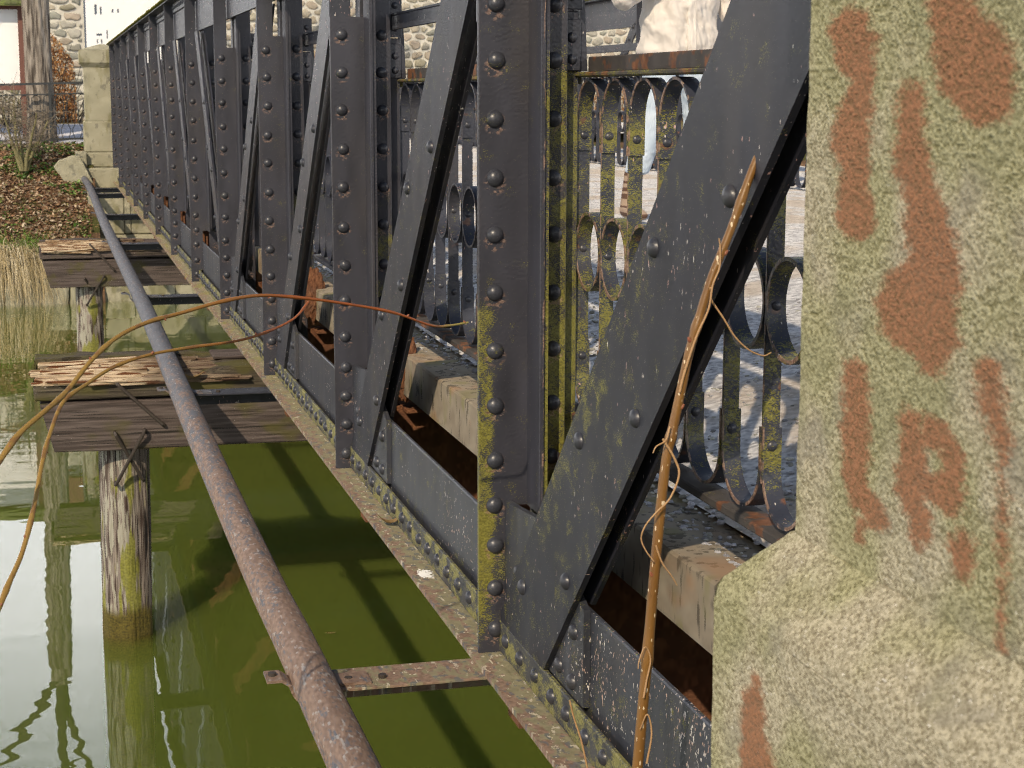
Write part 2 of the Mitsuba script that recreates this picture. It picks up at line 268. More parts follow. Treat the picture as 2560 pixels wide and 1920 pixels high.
# ---------------------------------------------------------------- helpers
rng = np.random.default_rng(7)
def key_for(name, parent=None):
    k = (parent + '__' if parent else '') + name
    if k not in USED: USED.add(k); return k
    i = 1
    while f'{k}_{i:03d}' in USED: i += 1
    USED.add(f'{k}_{i:03d}'); return f'{k}_{i:03d}'
USED = set()
ORD = ['first', 'second', 'third', 'fourth', 'fifth', 'sixth', 'seventh', 'eighth', 'ninth', 'tenth', 'eleventh', 'twelfth', 'thirteenth', 'fourteenth', 'fifteenth', 'sixteenth']
def thing(name, label, cat, group=None):
    k = key_for(name); labels[k] = {'label': label, 'category': cat}
    if group: labels[k]['group'] = group
    return k
def part(name, mesh, m, parent, smooth=False, label=None, stuff=False, **kw):
    k = key_for(name, parent)
    scene[k] = mikit.ply(mesh, M(m), smooth=smooth, **kw)
    if label or stuff: labels[k] = {}
    if label: labels[k]['label'] = label
    if stuff: labels[k]['kind'] = 'stuff'
    return k
def shape(name, d, parent):
    k = key_for(name, parent); scene[k] = d; return k
def single(name, mesh, m, label, cat, group=None, smooth=False, **kw):
    k = thing(name, label, cat, group); scene[k] = mikit.ply(mesh, M(m), smooth=smooth, **kw); return k
def struct(name, mesh, m, label, cat, kind='structure', smooth=False, **kw):
    k = single(name, mesh, m, label, cat, None, smooth, **kw); labels[k]['kind'] = kind; return k
def cat_(ms): return trimesh.util.concatenate(ms)
def box(x0, x1, y0, y1, z0, z1):
    m = trimesh.creation.box((x1-x0, y1-y0, z1-z0)); m.apply_translation(((x0+x1)/2, (y0+y1)/2, (z0+z1)/2)); return m
def cbox(x0, x1, y0, y1, z0, z1, c=0.002):
    pts = []
    for a in (0, 1):
        for b in (0, 1):
            for d in (0, 1):
                p = np.array([(x0, x1)[a], (y0, y1)[b], (z0, z1)[d]]); s = np.array([1-2*a, 1-2*b, 1-2*d])*c
                for k in range(3):
                    q = p.copy(); o = [i for i in range(3) if i != k]; q[o] += s[o]; pts.append(q)
    return trimesh.convex.convex_hull(np.array(pts))
def prism(poly, h0, h1, axis):
    """Extrudes a polygon: axis 'x' takes it in (y, z), 'y' in (x, z), 'z' in (x, y)."""
    out = []
    for g in getattr(poly, 'geoms', [poly]):
        if g.is_empty or g.area < 1e-9: continue
        m = trimesh.creation.extrude_polygon(g, h1-h0, engine='earcut'); v = m.vertices.copy(); v[:, 2] += h0
        if axis == 'x': v = v[:, [2, 0, 1]]
        elif axis == 'y': v = v[:, [0, 2, 1]]; 
        f = m.faces[:, ::-1] if axis == 'y' else m.faces
        out.append(trimesh.Trimesh(v, f, process=False))
    return cat_(out)
def tube(pts, r, sides=8, caps=True):
    p = np.asarray(pts, float); n = len(p); r = np.broadcast_to(np.asarray(r, float), (n,))
    t = np.gradient(p, axis=0); t /= np.linalg.norm(t, axis=1, keepdims=True) + 1e-12
    ref = np.array([0.31, 0.17, 0.93]) if abs(t[0, 2]) < 0.9 else np.array([0.93, 0.2, 0.1])
    a = np.zeros_like(p); u = np.cross(t[0], ref)
    for i in range(n):
        u = u - t[i]*(u @ t[i]); u /= np.linalg.norm(u) + 1e-12; a[i] = u
    b = np.cross(t, a); an = np.arange(sides)*2*np.pi/sides
    v = p[:, None] + r[:, None, None]*(np.cos(an)[None, :, None]*a[:, None] + np.sin(an)[None, :, None]*b[:, None])
    v = v.reshape(-1, 3); f = []
    for i in range(n-1):
        for j in range(sides):
            k = (j+1) % sides; f += [[i*sides+j, i*sides+k, (i+1)*sides+k], [i*sides+j, (i+1)*sides+k, (i+1)*sides+j]]
    if caps:
        v = np.vstack([v, p[0], p[-1]]); e = (n-1)*sides
        for j in range(sides):
            k = (j+1) % sides; f += [[n*sides, k, j], [n*sides+1, e+j, e+k]]
    return trimesh.Trimesh(v, f, process=False)
def spline(pts, n=8):
    p = np.asarray(pts, float); q = np.vstack([2*p[0]-p[1], p, 2*p[-1]-p[-2]]); out = []
    for i in range(1, len(q)-2):
        for s in np.linspace(0, 1, n, endpoint=False):
            a, b, c, d = q[i-1], q[i], q[i+1], q[i+2]
            out.append(0.5*((2*b) + (c-a)*s + (2*a-5*b+4*c-d)*s*s + (3*b-a-3*c+d)*s**3))
    return np.array(out + [p[-1]])
def dome(r=1.0, h=0.72, sides=14, rings=4):
    """Rivet head along +z."""
    v, f = [], []
    for i in range(rings):
        a = i/rings*math.pi/2
        v += [(r*math.cos(a)*math.cos(t), r*math.cos(a)*math.sin(t), h*math.sin(a)) for t in np.arange(sides)*2*math.pi/sides]
    v.append((0, 0, h)); top = len(v)-1
    for i in range(rings-1):
        for j in range(sides):
            k = (j+1) % sides; f += [[i*sides+j, i*sides+k, (i+1)*sides+k], [i*sides+j, (i+1)*sides+k, (i+1)*sides+j]]
    for j in range(sides): f.append([(rings-1)*sides+j, (rings-1)*sides+(j+1) % sides, top])
    return trimesh.Trimesh(v, f, process=False)
def polyclip(pts, clip): return Polygon(pts).intersection(clip)
RIV = mikit.ply(dome(), M('rivet'), smooth=True)
def rot_to(d): return T().rotate([1, 0, 0], 90) if d == '-y' else T().rotate([0, 1, 0], -90)   # dome axis to -y or -x
def rivet(parent, x, y, z, r, d, far=None):
    tr = T().translate([x, y, z]) @ rot_to(d) @ T().rotate([0, 0, 1], float(rng.uniform(0, 360))) @ T().scale([r*rng.uniform(.96, 1.04), r*rng.uniform(.96, 1.04), r*rng.uniform(.92, 1.06)])
    if far is None: shape('rivet', {**RIV, 'to_world': tr}, parent)
    else:
        m = dome(1, .72, 8, 3).copy(); m.apply_transform(np.array(tr.matrix)); far.append(m)

# ---------------------------------------------------------------- water, banks, ground
def grid(xs, ys, zf):
    X, Y = np.meshgrid(xs, ys, indexing='ij'); Z = zf(X, Y); v = np.stack([X, Y, Z], -1).reshape(-1, 3); n, m = len(xs), len(ys)
    i, j = np.meshgrid(np.arange(n-1), np.arange(m-1), indexing='ij'); a = (i*m+j).ravel()
    return trimesh.Trimesh(v, np.vstack([np.stack([a, a+m, a+m+1], -1), np.stack([a, a+m+1, a+1], -1)]), process=False)
def ripple(x, y):
    N = lambda u, v, k: meshkit.noise(np.stack([u, v, 0*u + k], -1)) - .5
    return WATER + N(x*4.0, y*9.0, 1)*0.00060 + N(x*13+7, y*30.0, 2)*0.00014 + N(x*0.9, y*1.9+3, 3)*0.0012
w_ = struct('water', grid(np.concatenate([np.linspace(-70, -2.3, 60), np.linspace(-2.2, 1.5, 190), np.linspace(1.7, 80, 80)]), np.concatenate([np.linspace(-30, 1.5, 30), np.linspace(1.6, 23.5, 1000)]), ripple), 'water',
            'murky green river water with pale reflections', 'water', smooth=True)
scene['water__depth'] = {'type': 'cube', 'to_world': T().translate([5, -3.2, WATER - 2.004]) @ T().scale([75, 26.6, 2.0]), 'bsdf': {'type': 'null'}, 'interior': {'type': 'ref', 'id': 'murk'}}
labels['water__depth'] = {'kind': 'stuff'}
def bank_z(x, y):
    t = np.clip((y-22.45)/(26.7-22.45), 0, 1)
    z = -1.12 + 1.60*t**0.92
    z = np.where(y < 22.45, -1.12 - (22.45-y)*2.2, z)
    return z + 0.10*(meshkit.fbm(np.stack([x*1.1, y*1.1, 0*x], -1), 3)-0.5)*np.clip((26.9-y)*2, 0, 1)
ys_b = np.concatenate([[22.05, 22.25], np.linspace(22.45, 26.75, 36)])
struct('river_bank', cat_([grid(np.concatenate([np.linspace(-40, -4, 30), np.linspace(-3.8, 0.62, 60)]), ys_b, bank_z), grid(np.concatenate([np.linspace(6.7, 14, 40), np.linspace(15, 60, 30)]), ys_b, bank_z)]),
       'bank', 'sloping river bank of bare brown soil across the water', 'river bank', smooth=True)
struct('ground', trimesh.Trimesh([(-200, 26.7, .46), (200, 26.7, .46), (200, 31.4, .745), (-200, 31.4, .745), (200, 900, .75), (-200, 900, .75)], [[0, 1, 2], [0, 2, 3], [3, 2, 4], [3, 4, 5]], process=False), 'ground', 'flat ground beyond the far bank', 'ground')
struct('path', trimesh.Trimesh([(-40, 27.15, .495), (1.1, 27.15, .495), (1.1, 30.9, .723), (-40, 29.6, .644)], [[0, 1, 2], [0, 2, 3]], process=False), 'path', 'blue grey paved path behind the iron fence', 'path')
struct('near_bank', cat_([box(-40, 0.3, -12, -0.6, -3, -0.35), box(0.3, 40, -12, 1.55, -3, -0.02)]), 'bank', 'ground on the near side under the stone pillar', 'ground')

# ---------------------------------------------------------------- near truss of the bridge
S, Y0, NP = 2.02, 3.66, 12
YP = [Y0 + S*k for k in range(-1, NP)]            # YP[0] is the post at the near pillar
bt = thing('bridge_truss', 'dark grey riveted iron truss along the water side of the bridge', 'bridge truss')
YA, YB = 1.64, 26.05
ch = part('bottom_chord', prism(Polygon([(.88, -.012), (.945, -.012), (.957, -.002), (.957, .0), (.88, .0)]), YA, YB, 'y'), 'flange', bt, label='flat bottom flange caked with tan dirt and rust')
part('upright_leg', cbox(.945, .957, YA, YB, .0005, .076, .003), 'chord_leg', ch)
part('inner_flange', box(.985, 1.08, YA, YB, -.012, 0), 'rust', ch)
# top chord
tc = part('top_chord', prism(Polygon([(.885, 1.918), (1.085, 1.918), (1.085, 1.932), (.885, 1.932)]), YA, YB, 'y'), 'paint', bt)
part('flange_leg', cat_([cbox(.958, .970, YA, YB, 1.846, 1.917, .002), cbox(.986, .998, YA, YB, 1.846, 1.917, .002)]), 'paint', tc)
part('plate', cbox(.971, .985, YA, YB, 1.648, 1.917, .002), 'paint', tc)
mossline = []
for y in np.arange(YA, YB, .055):
    mossline.append(trimesh.creation.icosphere(1, 1.0)); mossline[-1].apply_scale((.030, .034, .012)); mossline[-1].apply_translation((.893+rng.normal(0, .004), y, 1.936))
mat('moss', proc(lambda p, n, uv: moss_col(p)*0.75), 0.95, 0.1)
part('moss_edge', cat_(mossline), 'moss', tc, smooth=True, label='strip of green moss on the top edge')
far_riv = []
def L_prism(pts, z0, z1): return prism(Polygon(pts), z0, z1, 'z')
for k, y in enumerate(YP):
    m = [L_prism([(.897, y+.001), (.899, y), (1.008, y), (1.008, y-.098), (1.010, y-.100), (1.018, y-.100), (1.018, y+.012), (.897, y+.012)], .34, 1.495),
         L_prism([(.897, y), (.956, y), (.956, y+.012), (.897, y+.012)], .0005, .0765), L_prism([(.897, y), (.977, y), (.977, y+.012), (.897, y+.012)], .0765, .34),
         L_prism([(1.008, y-.100), (1.018, y-.100), (1.018, y+.012), (1.008, y+.012)], 1.495, 1.917)]
    po = part('post', cat_(m), 'paint_post', bt)
    part('inner_angle', cat_([cbox(1.019, 1.096, y, y+.012, .0, 1.915, .002), box(1.019, 1.03, y-.09, y-.001, .36, 1.915)]), 'paint_post', po)
    part('back_angle', cat_([box(.93, 1.093, y+.013, y+.024, .34, 1.487), box(1.0, 1.012, y+.025, y+.11, .34, 1.9)]), 'paint', po)
    part('upper_bar', cbox(.8975, .967, y+.013, y+.026, 1.40, 1.916, .002), 'paint', po)
    fr = None if 1 <= k <= 6 else far_riv
    for z in ZR:
        rivet(po, .934 + rng.normal(0, .0012), y, z + rng.normal(0, .002), .0195, '-y', fr)
        if z > .33: rivet(po, 1.066 + rng.normal(0, .0012), y, z + rng.normal(0, .002), .0185, '-y', fr)
# web plates between the posts, gussets, diagonals
for k in range(len(YP)-1):
    a, b = YP[k]+.014, YP[k+1]-.002
    part('web_plate', cbox(.972, .984, a, b, -.012, .268, .003), 'paint_web', bt)
GR = [(-.116, .217), (-.17, .2), (-.28, .203), (-.112, .113), (-.172, .1), (-.282, .101), (-.539, .212), (-.438, .112), (-.529, .107)]
for k in range(1, len(YP)):
    y = YP[k]; left = k >= 5
    sides = (-1,) if k < 4 else ((-1, 1) if k == 4 else (1,))
    for s in sides:
        off = (lambda d: y + s*d) if s < 0 else (lambda d: y + .012 + s*d)
        pts = [(off(.002), .0765), (off(.002), .352), (off(.10), .358), (off(.30), .378), (off(.598), .272), (off(.598), .0765)]
        g = part('gusset', prism(Polygon(pts), .9575, .9715, 'x'), 'paint_web', bt)
        for (dy, z) in GR: rivet(g, .9575 if not (-.4 < dy) else .9575, off(-dy), z, .0175, '-x', None if k < 3 else far_riv)
        yt = YP[k-1] if s < 0 else (YP[k+1] if k+1 < len(YP) else y+S)
        wd = (.262, .215, .185)[min(k-1, 2)] if s < 0 else .150
        p0, p1 = np.array([off(.10), 0.0]), np.array([yt, 1.90]); d = (p1-p0)/np.linalg.norm(p1-p0); nn = np.array([-d[1], d[0]])*wd/2
        strip = [p0-d*.3+nn, p1+d*.2+nn, p1+d*.2-nn, p0-d*.3-nn]
        ylim = (min(yt, off(.03))-.06, max(yt, off(.03)) if s < 0 else max(yt, off(.03)))
        if s < 0: clip = sbox(yt-.10, .0775, off(.016), 1.64)
        else: clip = sbox(off(.016), .0775, yt+.1, 1.64)
        P = Polygon(strip).intersection(clip)
        dg = part('diagonal', prism(P.buffer(-.003).buffer(.003, join_style=1), .9445, .9570, 'x'), 'paint_diag' if k < 3 else 'paint', bt)
        clip2 = sbox(min(yt, off(.0))-.1, .27, max(yt, off(.0)), 1.64)
        part('rear_bar', prism(Polygon(strip).intersection(clip2), .9850, .9945, 'x'), 'paint_diag' if k < 3 else 'paint', dg)
        perp = np.array([-d[1], d[0]])*.077*wd/.262
        for i, (sg, tt) in enumerate([(s, .22), (s, .785), (s, 1.35), (-s, .52), (-s, 1.085), (-s, 1.65), (-s, .10)]):
            c = p0 + d*tt - sg*perp*(-1 if s > 0 else 1)*(-1)
            if c[1] < 1.6 and c[1] > .09: rivet(dg, .9445, c[0], c[1], .0175, '-x', None if k < 3 else far_riv)
i = 0
for y in np.arange(YA+.06, YB, .1185):
    if min(abs(y-q-.006) for q in YP) < .022: continue
    rivet(ch, .945, y + rng.normal(0, .003), .043 + rng.normal(0, .0015), .0165, '-x', None if i < 62 else far_riv); i += 1
for k in range(1, len(YP)-1):
    for y in np.arange(YP[k]+.12, YP[k+1]-.1, .16): rivet(tc, .958, y, 1.882, .015, '-x', far_riv)
part('rivet_cluster', cat_(far_riv), 'rivet', bt, smooth=50, stuff=True)
# pipe brackets bolted to the chord
def angle_bracket(y):
    b = part('pipe_bracket', cat_([cbox(.50, .882, y-.135, y, -.016, -.010, .001), box(.50, .95, y-.008, y, -.075, -.0165)]), 'flange' if y < 5 else 'paint', bt)
    th = np.linspace(math.pi*.02, math.pi*.98, 14)[::-1]
    path = [(.405, .012), (.437, .012)] + [(.505 - .0485*math.cos(t)*1.0 if False else .505 + .049*math.cos(t), .002 - .049*math.sin(t)) for t in th] + [(.557, -.006), (.63, -.007)]
    sad = prism(LineString(path).buffer(.003, cap_style=2), y-.115, y-.045, 'y')
    part('saddle_strap', sad, 'pipe', b)
    for (x, q) in ((.585, .07), (.66, .08), (.42, .0)):
        c = trimesh.creation.cylinder(.009, .008, sections=10); c.apply_translation((x, y-.08, -.006 if x > .5 else .018)); part('bolt', c, 'iron', b)
for y in (3.66, 7.45, 11.12, 15.1, 18.75, 22.7, 24.0): angle_bracket(y)

# ---------------------------------------------------------------- pipe along the bridge
yy = np.linspace(2.0, 24.2, 60)
pp = np.stack([.505 + .010*np.sin(yy*.6+1), yy, .002 + .010*np.sin(yy*.75+2.)*(yy > 4.2)], -1)
pp = np.vstack([pp, [(.50, 24.9, .015), (.47, 25.5, .05), (.42, 26.1, .09)]])
pw = np.full(len(pp), .0465); 
pk = single('rusty_pipe', tube(pp, pw, 20), 'pipe', 'long rusty grey iron pipe running beside the truss over the water', 'pipe', smooth=45)

# ---------------------------------------------------------------- deck: slab, curb, gravel, floor beams
def deck_z(x, y): return .372 + .275*(np.clip((x-1.18)/1.9, 0, 1)**1.0*(2-np.clip((x-1.18)/1.9, 0, 1)))*1.0 + 0*y
gx = np.concatenate([np.linspace(1.285, 3.2, 30), np.linspace(3.3, 6.2, 12)])
gy = np.concatenate([np.linspace(-6, 1.5, 12), np.linspace(1.6, 12, 90), np.linspace(12.4, 26.8, 40)])
def gz(x, y): return deck_z(x, y) + .012*(meshkit.fbm(np.stack([x*5, y*5, 0*x], -1), 3)-.5)
struct('gravel_road', grid(gx, gy, gz), 'gravel', 'pale grey gravel roadway on the bridge deck', 'gravel road', smooth=True)
struct('road_beyond', trimesh.Trimesh([(1.3, 26.75, .63), (9.5, 26.75, .63), (12, 33.0, .77), (1.3, 33.0, .77)], [[0, 1, 2], [0, 2, 3]], process=False), 'gravel', 'pale gravel road at the far end of the bridge', 'road')
struct('deck_slab', box(1.31, 6.2, 1.2, 26.4, .20, .36), 'concrete', 'concrete slab under the gravel of the bridge', 'deck slab')
cb = thing('concrete_curb', 'stained tan concrete curb beside the gravel along the truss', 'curb')
for k in range(len(YP)-1):
    a, b = YP[k]+.02, YP[k+1]+.012
    if k == 0: a = 1.2
    part('curb_block', cbox(1.122 + rng.normal(0, .003), 1.30, a, b, .250, .392 + rng.normal(0, .003), .005), 'concrete', cb)
# loose stones on the gravel
def stones(n, xr, yr, smin, smax, zf, base=0):
    out, col = [], []
    proto = trimesh.creation.icosphere(0, 1.0)
    for i in range(n):
        x = xr[0] + (xr[1]-xr[0])*rng.random()**1.8; y = rng.uniform(*yr); s = smin + (smax-smin)*rng.random()**2
        v = proto.vertices*rng.uniform(.7, 1.25, (12, 1))*np.array([s*rng.uniform(.8, 1.4), s*rng.uniform(.8, 1.4), s*rng.uniform(.4, .8)])
        a = rng.uniform(0, 6.28); R = np.array([[math.cos(a), -math.sin(a), 0], [math.sin(a), math.cos(a), 0], [0, 0, 1]])
        out.append(v@R.T + (x, y, zf(x, y) + s*.15)); g = rng.uniform(.12, .46)
        col.append(np.tile(np.array([g*1.0, g*.985, g*(1.02 if rng.random() < .6 else .86)]), (12, 1)))
    f = np.vstack([proto.faces + 12*i for i in range(n)])
    return trimesh.Trimesh(np.vstack(out), f, process=False), np.vstack(col)
m1, c1 = stones(9000, (1.20, 2.3), (1.6, 9.5), .0035, .0095, lambda x, y: float(max(deck_z(x, y), .388 if x < 1.3 else 0)))
k = thing('gravel', 'loose grey gravel chips on the deck along the curb', 'gravel'); scene[k] = mikit.ply(m1, M('vcol'), color=c1); labels[k]['kind'] = 'stuff'
for k, y in enumerate(YP):
    if k == 0: continue
    w = ('nearest ', 'second ', 'third ')[k-1] if 1 <= k <= 3 else ''
    t = thing('floor_beam', f'{w}rusty orange cross beam under the deck at a truss post' if w else f'rusty cross beam under the deck at the {ORD[k-1]} truss post', 'beam', 'rusty cross beams under the deck')
    part('web', box(1.10, 5.9, y+.03, y+.045, -.20, .20), 'rust', t)
    part('flange', cat_([box(1.13, 5.9, y-.05, y+.13, .188, .1985), box(1.13, 5.9, y-.05, y+.13, -.212, -.201)]), 'rust', t)
    part('end_plate', cat_([prism(Polygon([(1.0, -.2), (1.115, -.2), (1.115, .24), (1.0, .34)]), y+.115, y+.128, 'y'), box(1.0, 1.012, y+.03, y+.115, -.2, .30)]), 'rust', t, label='flaking rusty connection plate')
    for (x, z) in ((1.06, .02), (1.06, .12), (1.06, -.09)): rivet(t, x, y+.115, z, .017, '-y', None if k in (1, 2, 3) else [])
# blistered rust flakes where the first posts meet the deck
for k in (1, 2, 3):
    y = YP[k]; m = trimesh.creation.icosphere(4, 1.0); v = m.vertices
    q = meshkit.fbm(v*3.1 + k*5, 3)
    m.vertices = v*(0.72 + .6*np.round(q*7)/7)[:, None]*np.array([.050, .045, .115]) + np.array([1.118, y-.035, .385 if k == 1 else .36])
    single('rust_lump', m, 'rust', ('flaking rust lump between the nearest post and its railing', 'flaking rust lump at the foot of the second post', 'flaking rust lump at the foot of the third post')[k-1], 'rust', smooth=30)

# ---------------------------------------------------------------- railings
XS0, XS1, P_ = 1.140, 1.174, .1805
def yz_band(path, t, x0, x1): return prism(LineString(path).buffer(t/2, cap_style=2, join_style=1), x0, x1, 'x')
def arc(c, r, a0, a1, n=16): return [(c[0]+r*math.cos(a), c[1]+r*math.sin(a)) for a in np.linspace(a0, a1, n)]
r_ = P_/2 - .0062
arch_path = [(-r_, 1.126), (-r_, 1.196)] + arc((0, 1.196), r_, math.pi, 0)[1:-1] + [(r_, 1.196), (r_, 1.126)]
low_path = [(-r_, .698), (-r_, .630)] + arc((0, .630), r_, math.pi, 2*math.pi)[1:-1] + [(r_, .630), (r_, .698)]
ring_poly = LineString(arc((0, .906), r_, 0, 2*math.pi, 33)).buffer(.0035)
ARCH, LOW, RING = (yz_band(arch_path, .0058, XS0, XS1), yz_band(low_path, .0058, XS0, XS1), prism(ring_poly, XS0, XS1, 'x'))
BAR = cbox(XS0+.0015, XS1-.0015, -.003, .003, .600, 1.210, .001)
PLY = {n: mikit.ply(m, M('strap'), smooth=35) for n, m in (('arch', ARCH), ('lower_arch', LOW), ('ring', RING), ('bar', BAR))}
WHERE = {1: 'between the nearest post and the near pillar', 2: 'between the second and the nearest post', 3: 'between the third and the second post', 4: 'between the fourth and the third post'}
def railing(yhi, ylo, label, group, rivets, dx=0, dz=0, rail='rail_rust', merged=False):
    t = thing('railing_panel', label, 'railing', group)
    off = np.array([dx, 0, dz]); sh = lambda m: m.apply_translation(off) or m
    part('top_rail', sh(cat_([cbox(1.166, 1.176, ylo, yhi, 1.2975, 1.331, .002), cbox(1.128, 1.176, ylo, yhi, 1.2865, 1.297, .003)])), rail, t)
    part('bottom_rail', sh(cbox(1.128, 1.182, ylo, yhi, .516, .534, .003)), rail, t)
    part('end_ledge', sh(cbox(1.105, 1.150, yhi-.01, yhi+.03, 1.272, 1.288, .003)), rail, t)
    n = int((yhi - ylo)/P_) + 1; ms = {'arch': [], 'lower_arch': [], 'ring': [], 'bar': []}
    for i in range(n):
        yb = yhi + .004 - P_*i
        for nm, m, oy in (('bar', BAR, 0), ('arch', ARCH, -P_/2), ('ring', RING, -P_/2), ('lower_arch', LOW, -P_/2)):
            if nm != 'bar' and yb-P_ < ylo - .02: continue
            if merged: c = m.copy(); c.apply_translation((dx, yb+oy, dz)); ms[nm].append(c)
            else:
                kk = shape(nm, {**PLY[nm], 'to_world': T().translate([dx, yb+oy, dz])}, t)
                if nm == 'bar': bk = kk
        if rivets:
            for z in (1.160, .906, .664):
                rivet(bk, 1.157, yb - .0062, z + rng.normal(0, .002), .0105, '-y')
    if merged:
        for nm in ms: part(nm + 's', cat_(ms[nm]), 'strap', t, smooth=35, stuff=True)
for k in range(1, 5):
    railing(YP[k]+.075, YP[k-1]+.16, 'iron railing panel of looped straps ' + WHERE[k], None, k <= 2, rail='rail_rust' if k < 3 else 'strap')
for k in range(5, len(YP)):
    railing(YP[k]+.075, YP[k-1]+.16, f'iron railing panel of looped straps, {ORD[k-1]} panel from the near pillar', 'far railing panels', False, rail='strap', merged=True)
# rail posts and upper handrail on the inner side
for k in range(1, len(YP)):
    y = YP[k]+.055
    t = thing('rail_post', ('flat iron rail post behind the nearest truss post', 'flat iron rail post behind the second truss post', 'flat iron rail post behind the third truss post')[k-1] if k < 4 else f'flat iron rail post behind the {ORD[k-1]} truss post', 'post', None if k < 4 else 'far rail posts')
    part('bar', cbox(1.099, 1.137, y, y+.010, .40, 1.43, .002), 'paint_post', t)
    part('splice_plate', cbox(1.098, 1.140, y-.010, y-.0005, 1.300, 1.412, .002), 'paint', t); part('splice_plate', cbox(1.098, 1.143, y-.012, y-.0005, 1.432, 1.575, .002), 'paint', t)
    part('side_angle', prism(Polygon([(1.141, 1.30), (1.158, 1.30), (1.150, 1.47), (1.141, 1.50)]), y, y+.05, 'y'), 'paint', t)
    for z, r in ((1.325, .0115), (1.372, .0115), (1.462, .0115), (1.535, .0115)): rivet(t, 1.119, y-.010 if z < 1.42 else y-.012, z, r, '-y', None if k < 5 else [])
hr = thing('upper_handrail', 'dark angle iron handrail with green top running above the railing', 'handrail')
part('angle', cat_([cbox(1.108, 1.116, YA, 26.5, 1.455, 1.501, .002), cbox(1.108, 1.150, YA, 26.5, 1.5015, 1.5095, .002)]), 'paint', hr)

# ---------------------------------------------------------------- far truss and its railing
X2, Z2, Y2 = 4.9, .16, 20.6
ft = thing('bridge_truss', 'grey iron truss on the far side of the gravel roadway', 'bridge truss')
fd = np.array([X2-.95, 0, Z2])
def sh2(m): m.apply_translation(fd); return m
part('top_chord', sh2(cbox(.87, 1.07, YA, Y2, 1.918, 1.932, .002)), 'paint', ft)
ml = []
for y in np.arange(8, Y2, .09):
    q = trimesh.creation.icosphere(0, 1.0); q.apply_scale((.03, .055, .014)); q.apply_translation((.885, y, 1.936)); ml.append(q)
part('moss_edge', sh2(cat_(ml)), 'moss', ft, smooth=True)
part('plate', sh2(cbox(.955, .969, YA, Y2, 1.66, 1.917, .002)), 'paint', ft)
part('bottom_chord', sh2(cbox(.88, 1.02, YA, Y2, -.1, .26, .003)), 'paint', ft)
for k, y in enumerate(YP[:10]):
    y = y + .3
    part('post', sh2(cat_([cbox(.86, .95, y, y+.012, .27, 1.917, .002), cbox(.94, .952, y-.1, y, .27, 1.917, .002)])), 'paint', ft)
    yt = YP[k-1] + .3 if 0 < k < 9 else y + S
    p0, p1 = np.array([y, .25]), np.array([yt, 1.85]); d = (p1-p0)/np.linalg.norm(p1-p0); nn = np.array([-d[1], d[0]])*.06
    dk = part('diagonal', sh2(prism(Polygon([p0+nn, p1+nn, p1-nn, p0-nn]), .925, .937, 'x')), 'paint', ft)
    if 3 < k < 9:
        fr = []
        for t_ in (.12, .2, .28): 
            c = p1 + (p0-p1)*t_; rivet(None, .925+fd[0], c[0]+.03, c[1]+fd[2], .02, '-x', fr); rivet(None, .925+fd[0], c[0]-.03, c[1]+fd[2]+.03, .02, '-x', fr)
        part('rivet_pair', cat_(fr), 'rivet', dk, smooth=50)
fh = thing('upper_handrail', 'grey angle iron handrail on the far side of the roadway', 'handrail')
part('angle', cbox(X2-.33, X2-.28, YA, Y2, 1.515+Z2-.08, 1.575+Z2-.08, .002), 'paint', fh)
for k in range(2, len(YP)-1):
    railing(YP[k]+.3, YP[k-1]+.36, f'grey iron railing panel across the roadway, {ORD[k-2]} one from the near side', 'railing panels across the roadway', False, dx=X2-.25-1.14, dz=.115, rail='paint', merged=not (4 <= k <= 8))

# ---------------------------------------------------------------- stone pillars
def frustum(x0, x1, y0, y1, z0, z1, i):
    v = [(x0, y0, z0), (x1, y0, z0), (x1, y1, z0), (x0, y1, z0), (x0+i, y0+i, z1), (x1-i, y0+i, z1), (x1-i, y1-i, z1), (x0+i, y1-i, z1)]
    return trimesh.convex.convex_hull(np.array(v))
def rough_block(m, length, amp, scale, seed=0):
    m = trimesh.Trimesh(*trimesh.remesh.subdivide_to_size(m.vertices, m.faces, length), process=False); m.merge_vertices()
    n = m.vertex_normals; d = meshkit.fbm(m.vertices*scale + seed, 3) - .5
    m.vertices = m.vertices + n*(d*amp*2)[:, None]; return m
sp = thing('stone_pillar', 'large sandstone pillar with red brown spray marks at the near end of the bridge', 'pillar')
part('shaft', rough_block(cbox(.7245, 1.36, .98, 1.60, .77, 1.62, .006), .02, .0020, 28), 'pillar', sp, smooth=True, label='upright shaft face with red brown sprayed strokes')
def ring_hull(x0, x1, y0, y1, rings): return trimesh.convex.convex_hull(np.array([(x, y, z) for z, o in rings for x in (x0+o, x1-o) for y in (y0+o, y1-o)]))
part('ledge', rough_block(ring_hull(.664, 1.42, .92, 1.661, [(.7255, .0), (.738, .0015), (.7465, .006), (.7525, .0155), (.8062, .0600)]), .010, .0022, 30), 'pillar', sp, smooth=True, label='sloping ledge with worn rounded edges')
part('plinth', rough_block(cbox(.664, 1.42, .92, 1.661, .16, .725, .0015), .02, .0020, 28), 'pillar', sp, smooth=True, label='plinth with a red brown sprayed mark')
part('footing', cbox(.58, 1.5, .84, 1.74, -.4, .16, .01), 'pillar', sp)
part('cap', cbox(.66, 1.43, .91, 1.668, 1.62, 1.86, .01), 'pillar', sp); part('cap_top', frustum(.66, 1.43, .91, 1.668, 1.8605, 1.95, .33), 'pillar', sp)
fp = thing('stone_pillar', 'weathered olive stone pillar with low pyramid cap on the far abutment', 'pillar')
part('cap_top', frustum(.477, 1.15, 26.0, 26.67, 1.858, 1.945, .30), 'abutment', fp)
part('cap', cbox(.477, 1.15, 26.0, 26.67, 1.67, 1.857, .008), 'abutment', fp)
